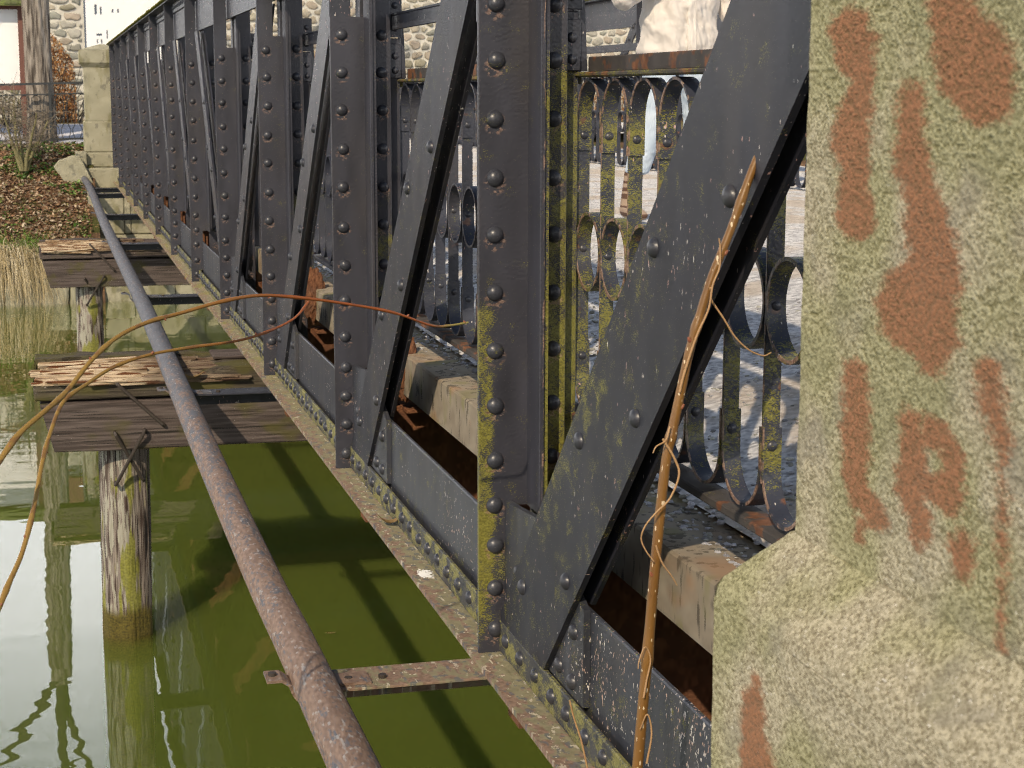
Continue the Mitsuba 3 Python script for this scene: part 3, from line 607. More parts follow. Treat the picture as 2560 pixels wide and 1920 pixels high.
part('cap_moulding', frustum(.477, 1.15, 26.0, 26.67, 1.60, 1.669, 0).copy() if False else trimesh.convex.convex_hull(np.array([(.477, 26, 1.669), (1.15, 26, 1.669), (1.15, 26.67, 1.669), (.477, 26.67, 1.669), (.54, 26.063, 1.605), (1.087, 26.063, 1.605), (1.087, 26.607, 1.605), (.54, 26.607, 1.605)])), 'abutment', fp)
part('shaft', rough_block(cbox(.537, 1.09, 26.06, 26.61, .845, 1.606, .006), .06, .004, 9), 'abutment', fp, smooth=30)
part('plinth', rough_block(cbox(.508, 1.12, 26.03, 26.64, .395, .844, .02), .06, .004, 9, 3), 'abutment', fp, smooth=30)
part('base', rough_block(cbox(.462, 1.16, 25.98, 26.69, .185, .394, .015), .06, .004, 9, 5), 'abutment', fp, smooth=30)
# abutment: courses of blocks
ab = thing('bridge_abutment', 'pale olive concrete abutment carrying the far end of the bridge', 'abutment')
def blocks(x0, x1, y0, y1, z0, z1, xs, nm='block', amp=.006):
    e = [x0] + list(xs) + [x1]
    for a, b in zip(e[:-1], e[1:]): part(nm, rough_block(cbox(a+.004, b-.004, y0 + rng.uniform(0, .02), y1, z0+.004, z1-.003, .012), .12, amp, 5, rng.uniform(0, 50)), 'abutment', ab, smooth=30)
blocks(.472, 6.6, 25.5, 27.2, -.10, .18, (1.5, 3.2, 5.0))
blocks(.50, 6.6, 24.55, 27.0, -.68, -.10, (.98, 1.07, 2.3, 4.0, 5.4))
blocks(.45, 6.6, 23.9, 27.0, -.84, -.685, (.80, 1.5, 2.4, 3.5, 5.0), amp=.02)
blocks(.40, 6.6, 22.75, 27.0, -1.12, -.845, (.62, .95, 1.32, 1.9, 3.0, 4.5), amp=.025)
blocks(.30, 6.6, 22.45, 27.0, -1.6, -1.125, (.55, 1.0, 1.5, 2.4, 3.4, 4.8), amp=.02)
sl = rough_block(prism(Polygon([(.07, .21), (.14, .29), (.33, .37), (.43, .36), (.50, .20), (.60, -.03), (.57, -.08), (.46, -.14), (.40, -.12), (.28, -.03), (.19, .03)]), 25.35, 25.75, 'y'), .05, .012, 7)
single('stone_slab', sl, 'abutment', 'broken tilted stone slab lying beside the far pillar base', 'stone slab', smooth=40)
single('stone_block', rough_block(cbox(.375, .53, 25.85, 26.2, .17, .41, .01), .05, .004, 9), 'abutment', 'small upright stone block leaning beside the far pillar', 'stone block', smooth=30)

# ---------------------------------------------------------------- timber trestles
def trestle(y0, zb, z1, z2, zt, w, tag, moss):
    b = rough_block(cbox(-.03, 2.6, y0, y0+.28, zb, z1, .006), .05, .006, 4, y0)
    v = b.vertices; v[:, 0] -= np.where(v[:, 0] < .3, (v[:, 2]-zb)*.26, 0); b.vertices = v
    single('timber_beam', b, 'plank', f'dark weathered lower timber beam resting on the {tag} pile', 'beam', smooth=30)
    top = rough_block(cbox(-.11, 2.6, y0+.02, y0+.50, z2, zt, .008), .05, .010, 4, y0+3)
    v = top.vertices.copy()
    t = smooth_np(v[:, 2], zt-.07, zt-.0)
    rot = (1-smooth_np(v[:, 0], .55, .80))*t
    v[:, 1] += rot*.16*(.6+.8*meshkit.noise(v*np.array([9, 1, 1]))); v[:, 2] -= rot*(.030 + .05*meshkit.fbm(v*np.array([11, 40, 1]), 3))*(v[:, 1] < y0+.45)
    top.vertices = v
    k = single('timber_beam', top, moss, f'rotten split upper timber beam on the {tag} trestle', 'beam', smooth=30)
    fr = []
    for i in range(190):                                  # torn fibres on the rotten edge
        x = -.135 + .05*rng.random() + (.86*rng.random()**1.25); h = rng.random()
        L = min(rng.uniform(.10, .40)*(1 if x < .4 else .6), .86-x+.04)
        yy = y0 - .004 + .34*h; zz = zt - .052 + .048*h + rng.normal(0, .006); th = rng.uniform(.004, .015); wy = rng.uniform(.008, .022)
        q = cbox(x, x+L, yy-wy, yy+wy, zz-th, zz+th*.7, .003); q.vertices[:, 2] += rng.normal(0, .035)*(q.vertices[:, 0]-x-L/2); q.vertices[:, 1] += rng.normal(0, .04)*(q.vertices[:, 0]-x-L/2)
        fr.append(q)
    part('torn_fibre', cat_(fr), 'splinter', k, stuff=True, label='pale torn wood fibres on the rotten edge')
def smooth_np(v, a, b):
    t = np.clip((v-a)/(b-a), 0, 1); return t*t*(3-2*t)
trestle(8.19, -.408, -.178, -.163, -.030, 0, 'near', 'plank_moss')
trestle(15.25, -.40, -.168, -.155, -.030, 0, 'far', 'plank')
def pile(y, r, top, tag):
    zs = np.linspace(-2.2, top, 60); an = np.arange(40)*2*math.pi/40
    Z, A = np.meshgrid(zs, an, indexing='ij')
    R = r*(1 + .035*np.sin(A*7+Z*.6) + .05*(meshkit.fbm(np.stack([np.cos(A)*2.4, np.sin(A)*2.4, Z*1.2], -1), 4)-.5)*2)
    v = np.stack([.30 + R*np.cos(A) + .01*Z, y + R*np.sin(A), Z], -1).reshape(-1, 3); f = []
    for i in range(len(zs)-1):
        for j in range(40):
            k = (j+1) % 40; f += [[i*40+j, i*40+k, (i+1)*40+k], [i*40+j, (i+1)*40+k, (i+1)*40+j]]
    v = np.vstack([v, [(.3, y, top)]]); n = len(v)-1
    for j in range(40): f.append([(len(zs)-1)*40+j, (len(zs)-1)*40+(j+1) % 40, n])
    single('timber_pile', trimesh.Trimesh(v, f, process=False), 'pile', f'round weathered timber pile with moss standing in the water under the {tag} trestle', 'pile', smooth=50)
pile(8.40, .119, -.409, 'near'); pile(15.47, .113, -.401, 'far')
def cramp(a, b, lab):
    a, b = np.array(a), np.array(b); q = np.array([0, -.016, 0])
    single('iron_cramp', tube([a + (0, .05, 0), a + q*.6, a + q + (b-a)*.03, b + q - (b-a)*.03, b + q*.6, b + (0, .07, 0)], .0085, 8), 'iron', lab, 'iron cramp', smooth=40)
cramp((.267, 8.175, -.089), (.475, 8.175, -.294), 'slanting iron cramp joining the two beams of the near trestle')
cramp((.248, 8.17, -.322), (.376, 8.255, -.572), 'iron cramp on the near pile, leaning to the right at its foot')
cramp((.384, 8.155, -.314), (.246, 8.245, -.585), 'iron cramp on the near pile crossing over the other one')
cramp((.313, 15.235, -.03), (.508, 15.235, -.257), 'thin iron cramp joining the two beams of the far trestle')
cramp((.255, 15.23, -.315), (.312, 15.32, -.43), 'short iron cramp on the left of the far pile')
cramp((.419, 15.22, -.30), (.268, 15.32, -.56), 'long iron cramp crossing the far pile')
single('wood_block', rough_block(cbox(.735, .90, 8.42, 8.66, -.029, -.013, .004), .03, .003, 9), 'plank', 'small wood packing under the bottom chord on the near trestle', 'wood block', smooth=30)
def leaf_mesh(L, W, bend, n=6):
    v, f = [], []
    for i in range(n+1):
        t = i/n; w = W*math.sin(math.pi*(.06+.9*t))**.8; x = L*(t-.5)
        v += [(x, -w, bend*(4*(t-.5)**2) + w*.35), (x, 0, bend*(4*(t-.5)**2)), (x, w, bend*(4*(t-.5)**2) + w*.3)]
        if i: a = 3*i; f += [[a-3, a, a+1], [a-3, a+1, a-2], [a-2, a+1, a+2], [a-2, a+2, a-1]]
    return trimesh.Trimesh(v, f, process=False)
mat('dry_leaf', (0.19, 0.125, 0.055), .7, .3)
lm = leaf_mesh(.11, .028, .03); lm.apply_translation((.615, 8.17, -.075)); single('curled_leaf', lm, 'dry_leaf', 'dry curled brown leaf on the near upper beam', 'leaf')
lm = leaf_mesh(.055, .007, .004); lm.apply_transform(np.array(T().translate([.72, 4.16, 0]).matrix)); lm.apply_translation((0, 3.0, WATER+.004)); lm2 = lm.copy()
lm2.apply_translation((.52, .95, 0)); single('floating_leaf', lm2, 'dry_leaf', 'small dead leaf floating on the green water below the nearest bracket', 'leaf')
lm = leaf_mesh(.075, .02, .028); lm.apply_translation((.925, 4.86, .008)); single('curled_leaf', lm, 'dry_leaf', 'curled dark leaf lying on the bottom flange', 'leaf')

# ---------------------------------------------------------------- bank vegetation and litter
def leaf_quads(pos, s, w, eul, cols):
    n = len(pos); ca, sa = np.cos(eul), np.sin(eul); I = np.zeros((n, 3, 3))
    cz, sz, cy, sy, cx, sx = ca[:, 2], sa[:, 2], ca[:, 1], sa[:, 1], ca[:, 0], sa[:, 0]
    R = np.stack([np.stack([cz*cy, cz*sy*sx-sz*cx, cz*sy*cx+sz*sx], -1), np.stack([sz*cy, sz*sy*sx+cz*cx, sz*sy*cx-cz*sx], -1), np.stack([-sy, cy*sx, cy*cx], -1)], 1)
    q = np.array([(-1, 0, 0), (0, -1, .25), (1, 0, .1), (0, 1, .25)])[None]*np.stack([s, s*w, s*.6], -1)[:, None]
    V = np.einsum('nij,nkj->nki', R, q) + pos[:, None]; j = 4*np.arange(n)[:, None, None]
    F_ = (np.array([[0, 1, 3], [1, 2, 3]])[None] + j).reshape(-1, 3)
    C = np.repeat(np.array(cols)[rng.integers(len(cols), size=n)]*rng.uniform(.6, 1.25, (n, 1)), 4, 0); return V.reshape(-1, 3), F_, C
def scatter(n, xr, yr, size, cols, pick, lift=.01, tilt=.9):
    x, y = rng.uniform(*xr, n), rng.uniform(*yr, n); ok = pick(x, y); x, y = x[ok], y[ok]; n = len(x)
    e = np.stack([rng.normal(0, tilt*.5, n), rng.normal(0, tilt*.5, n), rng.uniform(0, 6.28, n)], -1)
    V, F_, C = leaf_quads(np.stack([x, y, bank_z(x, y) + lift + .03*rng.random(n)], -1), rng.uniform(*size, n), rng.uniform(.35, .7, n), e, cols)
    return trimesh.Trimesh(V, F_, process=False), C
green_at = lambda x, y: meshkit.fbm(np.stack([x*2.6+4, y*2.6, 0*x], -1), 3) > .5
m, c = scatter(16000, (-1.6, .52), (22.5, 26.75), (.012, .040), [(.27, .15, .085), (.34, .21, .12), (.19, .105, .06), (.46, .35, .24), (.15, .09, .06), (.55, .46, .33), (.25, .22, .10)], lambda x, y: x > -9)
k = thing('leaf_litter', 'brown fallen leaves covering the far bank', 'leaf litter'); scene[k] = mikit.ply(m, M('vcol'), color=c); labels[k]['kind'] = 'stuff'
m, c = scatter(11000, (-1.6, .50), (22.7, 26.75), (.014, .036), [(.06, .14, .018), (.09, .18, .03), (.05, .10, .02), (.14, .21, .05)], lambda x, y: green_at(x, y) & ((y > 24.6) | (rng.random(len(x)) < .4)), .025)
k = thing('ground_cover', 'patches of low green ground plants among the fallen leaves', 'ground cover'); scene[k] = mikit.ply(m, M('vcol_gloss'), color=c); labels[k]['kind'] = 'stuff'
def blades(n, root, length, lean, spread, cols, w=.006):
    V, Fc, C = [], [], []
    for i in range(n):
        p = root(); L = length*rng.uniform(.5, 1.1); d = np.array(lean()) ; d /= np.linalg.norm(d); o = np.cross(d, [0, 0, 1.]); o /= np.linalg.norm(o)+1e-9
        pts = []
        for t in np.linspace(0, 1, 5): pts.append(p + d*L*t*.75 + np.array([0, 0, 1])*(L*(.75*t - 1.35*t*t)) )
        j = len(V)*10; vv = []
        for t, q in zip(np.linspace(0, 1, 5), pts): vv += [q - o*w*(1-t*.8), q + o*w*(1-t*.8)]
        V.append(np.array(vv)); Fc += [[j+2*s, j+2*s+1, j+2*s+3] for s in range(4)] + [[j+2*s, j+2*s+3, j+2*s+2] for s in range(4)]
        C.append(np.tile(np.array(cols[rng.integers(len(cols))])*rng.uniform(.75, 1.15), (10, 1)))
    return trimesh.Trimesh(np.vstack(V), np.array(Fc), process=False), np.vstack(C)
STRAW = [(.50, .42, .26), (.42, .34, .19), (.58, .51, .36), (.34, .27, .14)]
def rt(): 
    x = rng.uniform(-.72, -.10); return np.array([x, 22.75 + rng.normal(0, .12), -.80 - max(x+.35, 0)*.75 + rng.normal(0, .05)])
m, c = blades(2600, rt, .72, lambda: (rng.normal(.25, .35), -.75 + rng.normal(0, .3), rng.normal(0, .15)), .3, STRAW, .0045)
k = thing('dry_grass_tuft', 'thick tuft of straw coloured dry grass hanging over the far waterline', 'dry grass'); scene[k] = mikit.ply(m, M('vcol'), color=c)
m, c = blades(420, lambda: np.array([rng.uniform(-.70, -.08), 22.8+rng.normal(0, .1), -.72+rng.normal(0, .08)]), .30, lambda: (rng.normal(.1, .5), -.6+rng.normal(0, .4), .4), .3, [(.10, .19, .03), (.16, .25, .05)], .004)
k = thing('green_grass_tuft', 'fresh green grass blades among the dry tuft on the far bank', 'grass'); scene[k] = mikit.ply(m, M('vcol'), color=c)
xx = -1.6
while xx < .5:
    w = rng.uniform(.16, .30); h = rng.uniform(.16, .30)
    m = rough_block(cbox(xx, xx+w, 22.25+rng.uniform(0, .05), 22.75, -1.5, -1.30+h, .03), .06, .03, 6, xx*7)
    single('bank_stone', m, 'abutment', f'grey edging stone at the far waterline, {ORD[sum(1 for q in labels if q.startswith("bank_stone"))]} counted from the left', 'stone', 'edging stones along the waterline', smooth=35); xx += w + .012
for (x, y, w) in ((.37, 23.4, .05), (.22, 23.15, .07), (-.1, 23.6, .03)):
    m = rough_block(cbox(x, x+w, y, y+w, float(bank_z(np.array(x), np.array(y)))-.02, float(bank_z(np.array(x), np.array(y)))+w*.7, .012), .03, .01, 11, x)
    single('pale_stone', m, 'white_wall', ('white stone', 'stone')[0] + {.37: ' on the far bank close beside the abutment', .22: ' on the far bank, lowest of three and the largest', -.1: ' on the far bank, leftmost and smallest of three'}[x], 'stone', smooth=35)
# shrub with bare stems
sb = thing('bare_shrub', 'leafless shrub with mossy yellowish stems on the far bank', 'shrub')
base = np.array([-.345, 25.55, .16])
def walk(p, d, L, r0, r1, n, wob, up=.0):
    pts = [np.array(p, float)]; d = np.array(d, float)/np.linalg.norm(d)
    for i in range(n):
        d = d + rng.normal(0, wob, 3) + np.array([0, 0, up]); d /= np.linalg.norm(d); pts.append(pts[-1] + d*L/n)
    return np.array(pts), np.linspace(r0, r1, n+1)
tw_ = []
for (dx, dy, L) in ((-.28, .05, .95), (-.12, -.1, 1.0), (.05, .1, .9), (.2, -.05, .92), (.34, .08, .85)):
    pts, r = walk(base + (dx*.12, dy*.1, 0), (dx, dy, 1.0), L, .027, .010, 10, .10)
    part('stem', tube(pts, r, 9), 'shrub_bark', sb, smooth=50)
    for j in range(34):
        i = rng.integers(4, 11); q, rr = walk(pts[i], (rng.normal(0, .8), rng.normal(0, .6), rng.uniform(-.25, .8)), rng.uniform(.15, .5), .0055, .0018, 5, .22); tw_.append(tube(q, rr, 4, False))
        for jj in range(2):
            q2, rr2 = walk(q[3], (rng.normal(0, .8), rng.normal(0, .6), rng.uniform(-.2, .6)), rng.uniform(.08, .24), .003, .0012, 3, .2); tw_.append(tube(q2, rr2, 3, False))
part('twigs', cat_(tw_), 'twig_grey', sb, stuff=True)

# ---------------------------------------------------------------- fence, tree, notice board
fe = thing('iron_fence', 'low dark wrought iron fence with looped rods along the far bank', 'fence')
FY = 26.9; ftop = lambda x: 1.372 + .03*(x+.3); fbot = lambda x: .545 + .03*(x+.5)
def rail_bar(z, h, x0, x1): return trimesh.convex.convex_hull(np.array([(x, FY+dy, z(x)+dz) for x in (x0, x1) for dy in (-.02, .02) for dz in (-h/2, h/2)]))
part('top_rail', rail_bar(ftop, .032, -9, .62), 'fence_iron', fe); part('middle_rail', rail_bar(lambda x: ftop(x)-.155, .02, -9, .62), 'fence_iron', fe); part('bottom_rail', rail_bar(fbot, .03, -9, .62), 'fence_iron', fe)
for x in np.arange(.056-2.1*4, .6, 2.1): part('post', cbox(x-.022, x+.022, FY-.022, FY+.022, .2, ftop(x)+.01, .004), 'fence_iron', fe)
for x in np.arange(.515, -3.4, -.165):
    z0, z1 = fbot(x), ftop(x)-.17
    w = .058; path = [(x-w*.8, FY, z0), (x-w*.2, FY, z0+.13), (x-w, FY, z0+.26), (x-w, FY, z1-w)] + [(x-w*math.cos(a), FY, z1-w+w*math.sin(a)) for a in np.linspace(.2, math.pi-.2, 9)] + [(x+w, FY, z1-w), (x+w, FY, z0+.26), (x+w*.2, FY, z0+.13), (x+w*.8, FY, z0)]
    part('looped_rod', tube(spline(path, 3), .0065, 5), 'fence_iron', fe)
tr = thing('tree', 'thick grey tree trunk with furrowed bark behind the iron fence', 'tree')
zz = np.linspace(.3, 5.3, 50); 
def trunk_mesh():
    an = np.arange(48)*2*math.pi/48; Z, A = np.meshgrid(zz, an, indexing='ij')
    R = .205 + .10*np.exp(-(Z-.3)/.22) - .006*Z + .018*(meshkit.fbm(np.stack([np.cos(A)*4, np.sin(A)*4, Z*.9], -1), 4)-.5)*2 + .012*np.sin(A*9+3*meshkit.noise(np.stack([Z, A, Z], -1)))
    v = np.stack([-.098 + R*np.cos(A) - .012*(Z-1.5), 27.45 + R*np.sin(A), Z], -1).reshape(-1, 3); f = []
    for i in range(len(zz)-1):
        for j in range(48):
            k = (j+1) % 48; f += [[i*48+j, i*48+k, (i+1)*48+k], [i*48+j, (i+1)*48+k, (i+1)*48+j]]
    return trimesh.Trimesh(v, f, process=False)
part('trunk', trunk_mesh(), 'bark', tr, smooth=60)
part('pruned_knot', tube([(-.13, 27.28, .93), (-.13, 27.215, .93)], [.075, .062], 14), 'bark', tr, smooth=40)
cr = []
def grow(p, d, L, r, lvl):
    pts, rr = walk(p, d, L, r, r*.55, 7, .13, .03); cr.append(tube(pts, rr, 7 if lvl < 2 else 4, False))
    if lvl >= 4: return
    for j in range(3 if lvl < 3 else 4):
        i = rng.integers(3, 8); d2 = (pts[i]-pts[i-1]); d2 /= np.linalg.norm(d2); d2 = d2 + rng.normal(0, .55, 3) + np.array([0, 0, .12])
        grow(pts[i], d2, L*rng.uniform(.5, .75), rr[min(i, 7)]*.62, lvl+1)
for d, L, r in (((-.7, .0, .8), 4.6, .085), ((.28, .1, 1), 5.0, .085), ((-.1, .4, 1), 4.5, .07)): grow((-.14, 27.45, 5.2), d, L, r, 0)
part('crown', cat_(cr), 'branch_bark', tr, label='bare leafless branches')
nb = thing('notice_board', 'white notice board in a red brown frame under a mossy little roof', 'notice board')
part('panel', box(-2.45, -.375, 28.02, 28.06, 1.36, 2.50), 'board_white', nb)
part('frame', cat_([box(-.372, -.292, 27.97, 28.09, .45, 2.56), box(-2.53, -2.453, 27.97, 28.09, .45, 2.56), box(-2.452, -.373, 27.985, 28.075, 1.285, 1.358), box(-2.452, -.373, 27.985, 28.075, 2.502, 2.56)]), 'frame_brown', nb)
rf = part('roof', prism(Polygon([(27.7, 2.54), (28.03, 2.78), (28.36, 2.54), (28.36, 2.575), (28.03, 2.825), (27.7, 2.575)]), -2.75, -.235, 'x'), 'roof_moss', nb)
for x in np.arange(-.56, -.24, .107):
    for j, (y, z) in enumerate(((27.68, 2.562), (27.80, 2.648))): part('shingle', rough_block(trimesh.convex.convex_hull(np.array([(x+dx, y+dy, z+dy*.73+dz) for dx in (0, .1) for dy in (0, .15) for dz in (0.004, .024)])), .05, .004, 30, x), 'roof_moss', rf)

# ---------------------------------------------------------------- hedges of brown leaves
def hedge(label, x0, x1, y0, y1, z0, ztop, n, cols=None):
    V, Fc, C = [], [], []
    cols = cols or [(.30, .13, .045), (.40, .21, .08), (.22, .09, .035), (.47, .30, .15), (.13, .07, .04)]
    X, Y = rng.uniform(x0, x1, n), rng.uniform(y0, y1, n); H = np.vectorize(ztop)(X)*(1-.55*rng.random(n)**3); Z = z0 + (H-z0)*rng.random(n)**.75
    ok = meshkit.fbm(np.stack([X*3, Y*3, Z*3], -1), 2) > .38; X, Y, Z = X[ok], Y[ok], Z[ok]
    V, Fc, C = leaf_quads(np.stack([X, Y, Z], -1), rng.uniform(.016, .036, len(X)), .5, rng.uniform(0, 6.28, (len(X), 3)), cols)
    k = thing('brown_hedge', label, 'hedge')
    kk = key_for('foliage', k); scene[kk] = mikit.ply(trimesh.Trimesh(V, Fc, process=False), M('vcol'), color=C); labels[kk] = {'kind': 'stuff'}
    st = []
    for i in range(int(18*(x1-x0))+14):
        p, r = walk((rng.uniform(x0, x1), rng.uniform(y0, y1), .45), (rng.normal(0, .25), rng.normal(0, .2), 1), (ztop((x0+x1)/2)-.45)*rng.uniform(.7, 1.05), .012, .003, 7, .13); st.append(tube(p, r, 4, False))
    part('stems', cat_(st), 'branch_bark', k, stuff=True)
hedge('brown leaved hedge bush between the tree trunk and the far pillar', -.05, .50, 31.0, 31.6, .7, lambda x: 2.27 - 1.9*max(x-.12, 0)**1.3 - .6*max(-x+.05, 0), 5200)
hedge('low twiggy hedge under the notice board behind the iron fence', -2.4, -.02, 30.2, 30.8, .66, lambda x: 1.30 + .08*math.sin(x*9), 4200, [(.20, .17, .10), (.28, .21, .12), (.16, .17, .06), (.14, .10, .06), (.33, .27, .18)])
hedge('long brown leaved hedge below the rubble wall behind the truss', 3.2, 6.6, 33.6, 34.2, .6, lambda x: 1.95 + .2*math.sin(x*3), 15000)
hedge('dry brown hedge strip behind the railing across the road', 8.2, 12.6, 31.2, 31.8, .6, lambda x: 1.28 + .12*math.sin(x*5), 9000)

# ---------------------------------------------------------------- stone buildings
STONE = [((.24, .225, .165), (.38, .35, .27)), ((.30, .265, .20), (.44, .395, .31)), ((.23, .235, .20), (.33, .33, .28)), ((.31, .27, .21), (.42, .36, .29)), ((.26, .25, .21), (.40, .385, .33))]
def rubble(holder, x0, x1, z0, z1, yf, sx, sz, limit, seen, seed, depth=.05, limit_name='stone'):
    from scipy.spatial import Voronoi
    r = np.random.default_rng(seed); pts = []
    nx, nz = int((x1-x0)/sx)+2, int((z1-z0)/sz)+2
    for j in range(-1, nz+1):
        for i in range(-1, nx+1): pts.append((x0 + (i + .5*(j % 2) + r.uniform(-.42, .42))*sx, z0 + (j + r.uniform(-.33, .33))*sz))
    P = np.array(pts); vor = Voronoi(P/np.array([sx, sz])); cells = []
    for i, reg in enumerate(vor.point_region):
        v = vor.regions[reg]
        if not v or -1 in v: continue
        g = Polygon(vor.vertices[v]*np.array([sx, sz])).intersection(sbox(x0, z0, x1, z1))
        if g.is_empty or g.area < .2*sx*sz: continue
        mr = r.uniform(.07, .19)*min(sx, sz); rd = (.05 if sx > 2*sz else .13)*min(sx, sz); g = g.buffer(-mr-rd).buffer(rd, quad_segs=2)
        if r.random() < .35: g = g.buffer(-.04*sz)
        if g.is_empty or g.geom_type != 'Polygon': continue
        cells.append((g, g.centroid))
    inv = [c for c in cells if seen(c[1].x, c[1].y)]; rest = [c for c in cells if not seen(c[1].x, c[1].y)]
    inv.sort(key=lambda c: -c[0].area); rest += inv[limit:]; inv = inv[:limit]
    def mesh(g):
        L = g.exterior; n = 11; ring = np.array([L.interpolate(t, normalized=True).coords[0] for t in np.linspace(0, 1, n, endpoint=False)])
        ring += r.normal(0, .010, ring.shape); c = ring.mean(0); d = depth*r.uniform(.5, 1.2); v = []
        for k, dd in ((1.0, -.01), (.98, d*.6), (.80, d)):
            for q in c + (ring-c)*k: v.append((q[0], yf - dd + r.normal(0, .004), q[1]))
        v.append((c[0], yf - d*1.05, c[1])); f = []
        for k in range(2):
            for j in range(n): a, b = k*n+j, k*n+(j+1) % n; f += [[a, b, b+n], [a, b+n, a+n]]
        for j in range(n): f.append([2*n+j, 2*n+(j+1) % n, 3*n])
        return trimesh.Trimesh(v, f, process=False)
    def tone(n):
        a, b = STONE[r.integers(len(STONE))]; t = r.random(); base = np.array(a)*(1-t) + np.array(b)*t
        return np.clip(base*r.uniform(.82, 1.15, (n, 1)), 0, 1)
    for g, c in inv: m = mesh(g); part('stone', m, 'vcol', holder, smooth=True, color=tone(len(m.vertices)))
    if rest: ms = [mesh(g) for g, c in rest]; part('small_stones', cat_(ms), 'vcol', holder, smooth=True, stuff=True, color=np.vstack([tone(len(m.vertices)) for m in ms]))
R_ = np.stack([np.cross(FWD, UP)/np.linalg.norm(np.cross(FWD, UP)), UP, FWD])
def in_view(x, y, z, m=60):
    q = R_@(np.array([x, y, z])-CAM); u, v = 1280 + 4328*q[0]/q[2], 960 - 4328*q[1]/q[2]
    return -m < u < 1680 and -m < v < 420
sh = thing('stone_house', 'low stone house with coursed yellowish stones beside the far pillar', 'house')
w = part('wall', box(-1.6, .745, 34.0, 38, .3, 3.35), 'mortar', sh)
rubble(w, -1.0, .70, .7, 3.3, 34.0, .36, .15, 150, lambda x, z: in_view(x, 34, z) and x > .05, 3)
part('roof', prism(Polygon([(33.75, 3.35), (36, 4.3), (38.2, 3.35)]), -1.8, .80, 'x'), 'roof_dark', sh)
part('downpipe', tube([(.755, 33.93, .4), (.755, 33.93, 3.4)], .018, 8), 'downpipe', sh)
rb = thing('rubble_building', 'pale mortared building of rounded rubble stone behind the bridge', 'building')
w = part('wall', box(2.95, 16.5, 36.0, 42, .3, 6.5), 'mortar', rb)
rubble(w, 2.98, 14.6, .9, 3.7, 36.0, .245, .165, 285, lambda x, z: in_view(x, 36, z, 10), 11, .05)
part('roof', prism(Polygon([(35.6, 6.5), (39, 8.6), (42.4, 6.5)]), 2.7, 16.8, 'x'), 'roof_dark', rb)
wb = thing('white_building', 'tall white rendered building with small paired windows far behind', 'building')
YW = 180.0; k_ = YW/60
zz_ = lambda z: 1.25 + (z-1.25)*k_
win = [((1.675-.02)*k_, (1.735)*k_, zz_(3.80), zz_(4.12)), (1.83*k_, 1.89*k_, zz_(3.80), zz_(4.05)), (2.21*k_, 2.27*k_, zz_(3.86), zz_(3.98)), (2.385*k_, 2.445*k_, zz_(3.86), zz_(3.99)),
       (1.69*k_, 1.88*k_, zz_(3.11), zz_(3.18)), (1.70*k_, 1.74*k_, zz_(2.86), zz_(3.0)), (1.83*k_, 1.88*k_, zz_(2.86), zz_(3.0)), (2.02*k_, 2.06*k_, zz_(3.02), zz_(3.30))]
from shapely import union_all
face = sbox(4.12, .5, 20, 17.5).difference(union_all([sbox(a, c, b, d) for a, b, c, d in win]))
part('wall', cat_([prism(face, YW, YW+.35, 'y'), box(4.12, 20, YW+.36, YW+12, .5, 17.5)]), 'white_wall', wb)
for a, b, c, d in win:
    q = part('window', box(a+.01, b-.01, YW+.20, YW+.24, c+.01, d-.01), 'window_dark', wb)
part('roof', prism(Polygon([(YW-.4, 17.5), (YW+6, 21.), (YW+12.4, 17.5)]), 3.8, 20.5, 'x'), 'roof_dark', wb)

# ---------------------------------------------------------------- twigs in front of the truss
cane = spline([(.775, 2.25, .12), (.786, 2.25, .273), (.795, 2.25, .395), (.801, 2.252, .464), (.811, 2.25, .613), (.822, 2.25, .734), (.832, 2.25, .786), (.844, 2.25, .845), (.855, 2.25, .897), (.870, 2.25, .949),
               (.886, 2.25, 1.0), (.912, 2.25, 1.064), (.940, 2.25, 1.141), (.966, 2.25, 1.204), (.982, 2.25, 1.249), (.996, 2.25, 1.280)], 8)
def nodes_r(n, r0, r1, every, amp):
    i = np.arange(n); return np.linspace(r0, r1, n)*(1 + amp*np.exp(-((i % every)/1.3)**2) + amp*np.exp(-((every - i % every)/1.3)**2))
ck = thing('climbing_cane', 'brown climbing cane with pale specks rising in front of the nearest diagonal', 'twig')
part('stem', tube(cane, nodes_r(len(cane), .0082, .0052, 23, .24)*(1+.10*(meshkit.noise(np.stack([np.arange(len(cane))*.6]*3, -1))-.5)), 12), 'cane', ck, smooth=60)
for pts, r in (([(.838, 2.241, .840), (.844, 2.24, .867), (.860, 2.238, .918), (.877, 2.238, .956), (.882, 2.237, .989), (.892, 2.238, 1.014), (.893, 2.24, 1.04), (.891, 2.24, 1.054)], .0017),
               ([(.880, 2.240, .985), (.889, 2.26, .967), (.908, 2.26, .94), (.926, 2.26, .913), (.948, 2.26, .893), (.970, 2.26, .884), (.982, 2.26, .888)], .0015),
               ([(.812, 2.235, .776), (.829, 2.232, .747), (.835, 2.23, .724), (.823, 2.232, .691), (.803, 2.23, .673), (.789, 2.235, .654), (.784, 2.24, .634), (.790, 2.238, .617), (.802, 2.236, .600)], .0016),
               ([(.790, 2.236, .40), (.795, 2.238, .425), (.801, 2.24, .455), (.792, 2.238, .475), (.782, 2.234, .458), (.779, 2.23, .446)], .0013),
               ([(.824, 2.24, .792), (.816, 2.234, .774), (.801, 2.23, .767), (.795, 2.228, .758)], .0014), ([(.806, 2.24, .622), (.816, 2.24, .596), (.829, 2.24, .578), (.840, 2.242, .561)], .0013),
               ([(.797, 2.238, .30), (.803, 2.236, .345), (.796, 2.236, .375), (.786, 2.238, .352)], .0014)):
    part('tendril', tube(spline(pts, 6), np.linspace(r*1.15, r*.6, (len(pts)-1)*6+1), 6), 'tendril', ck, smooth=60)
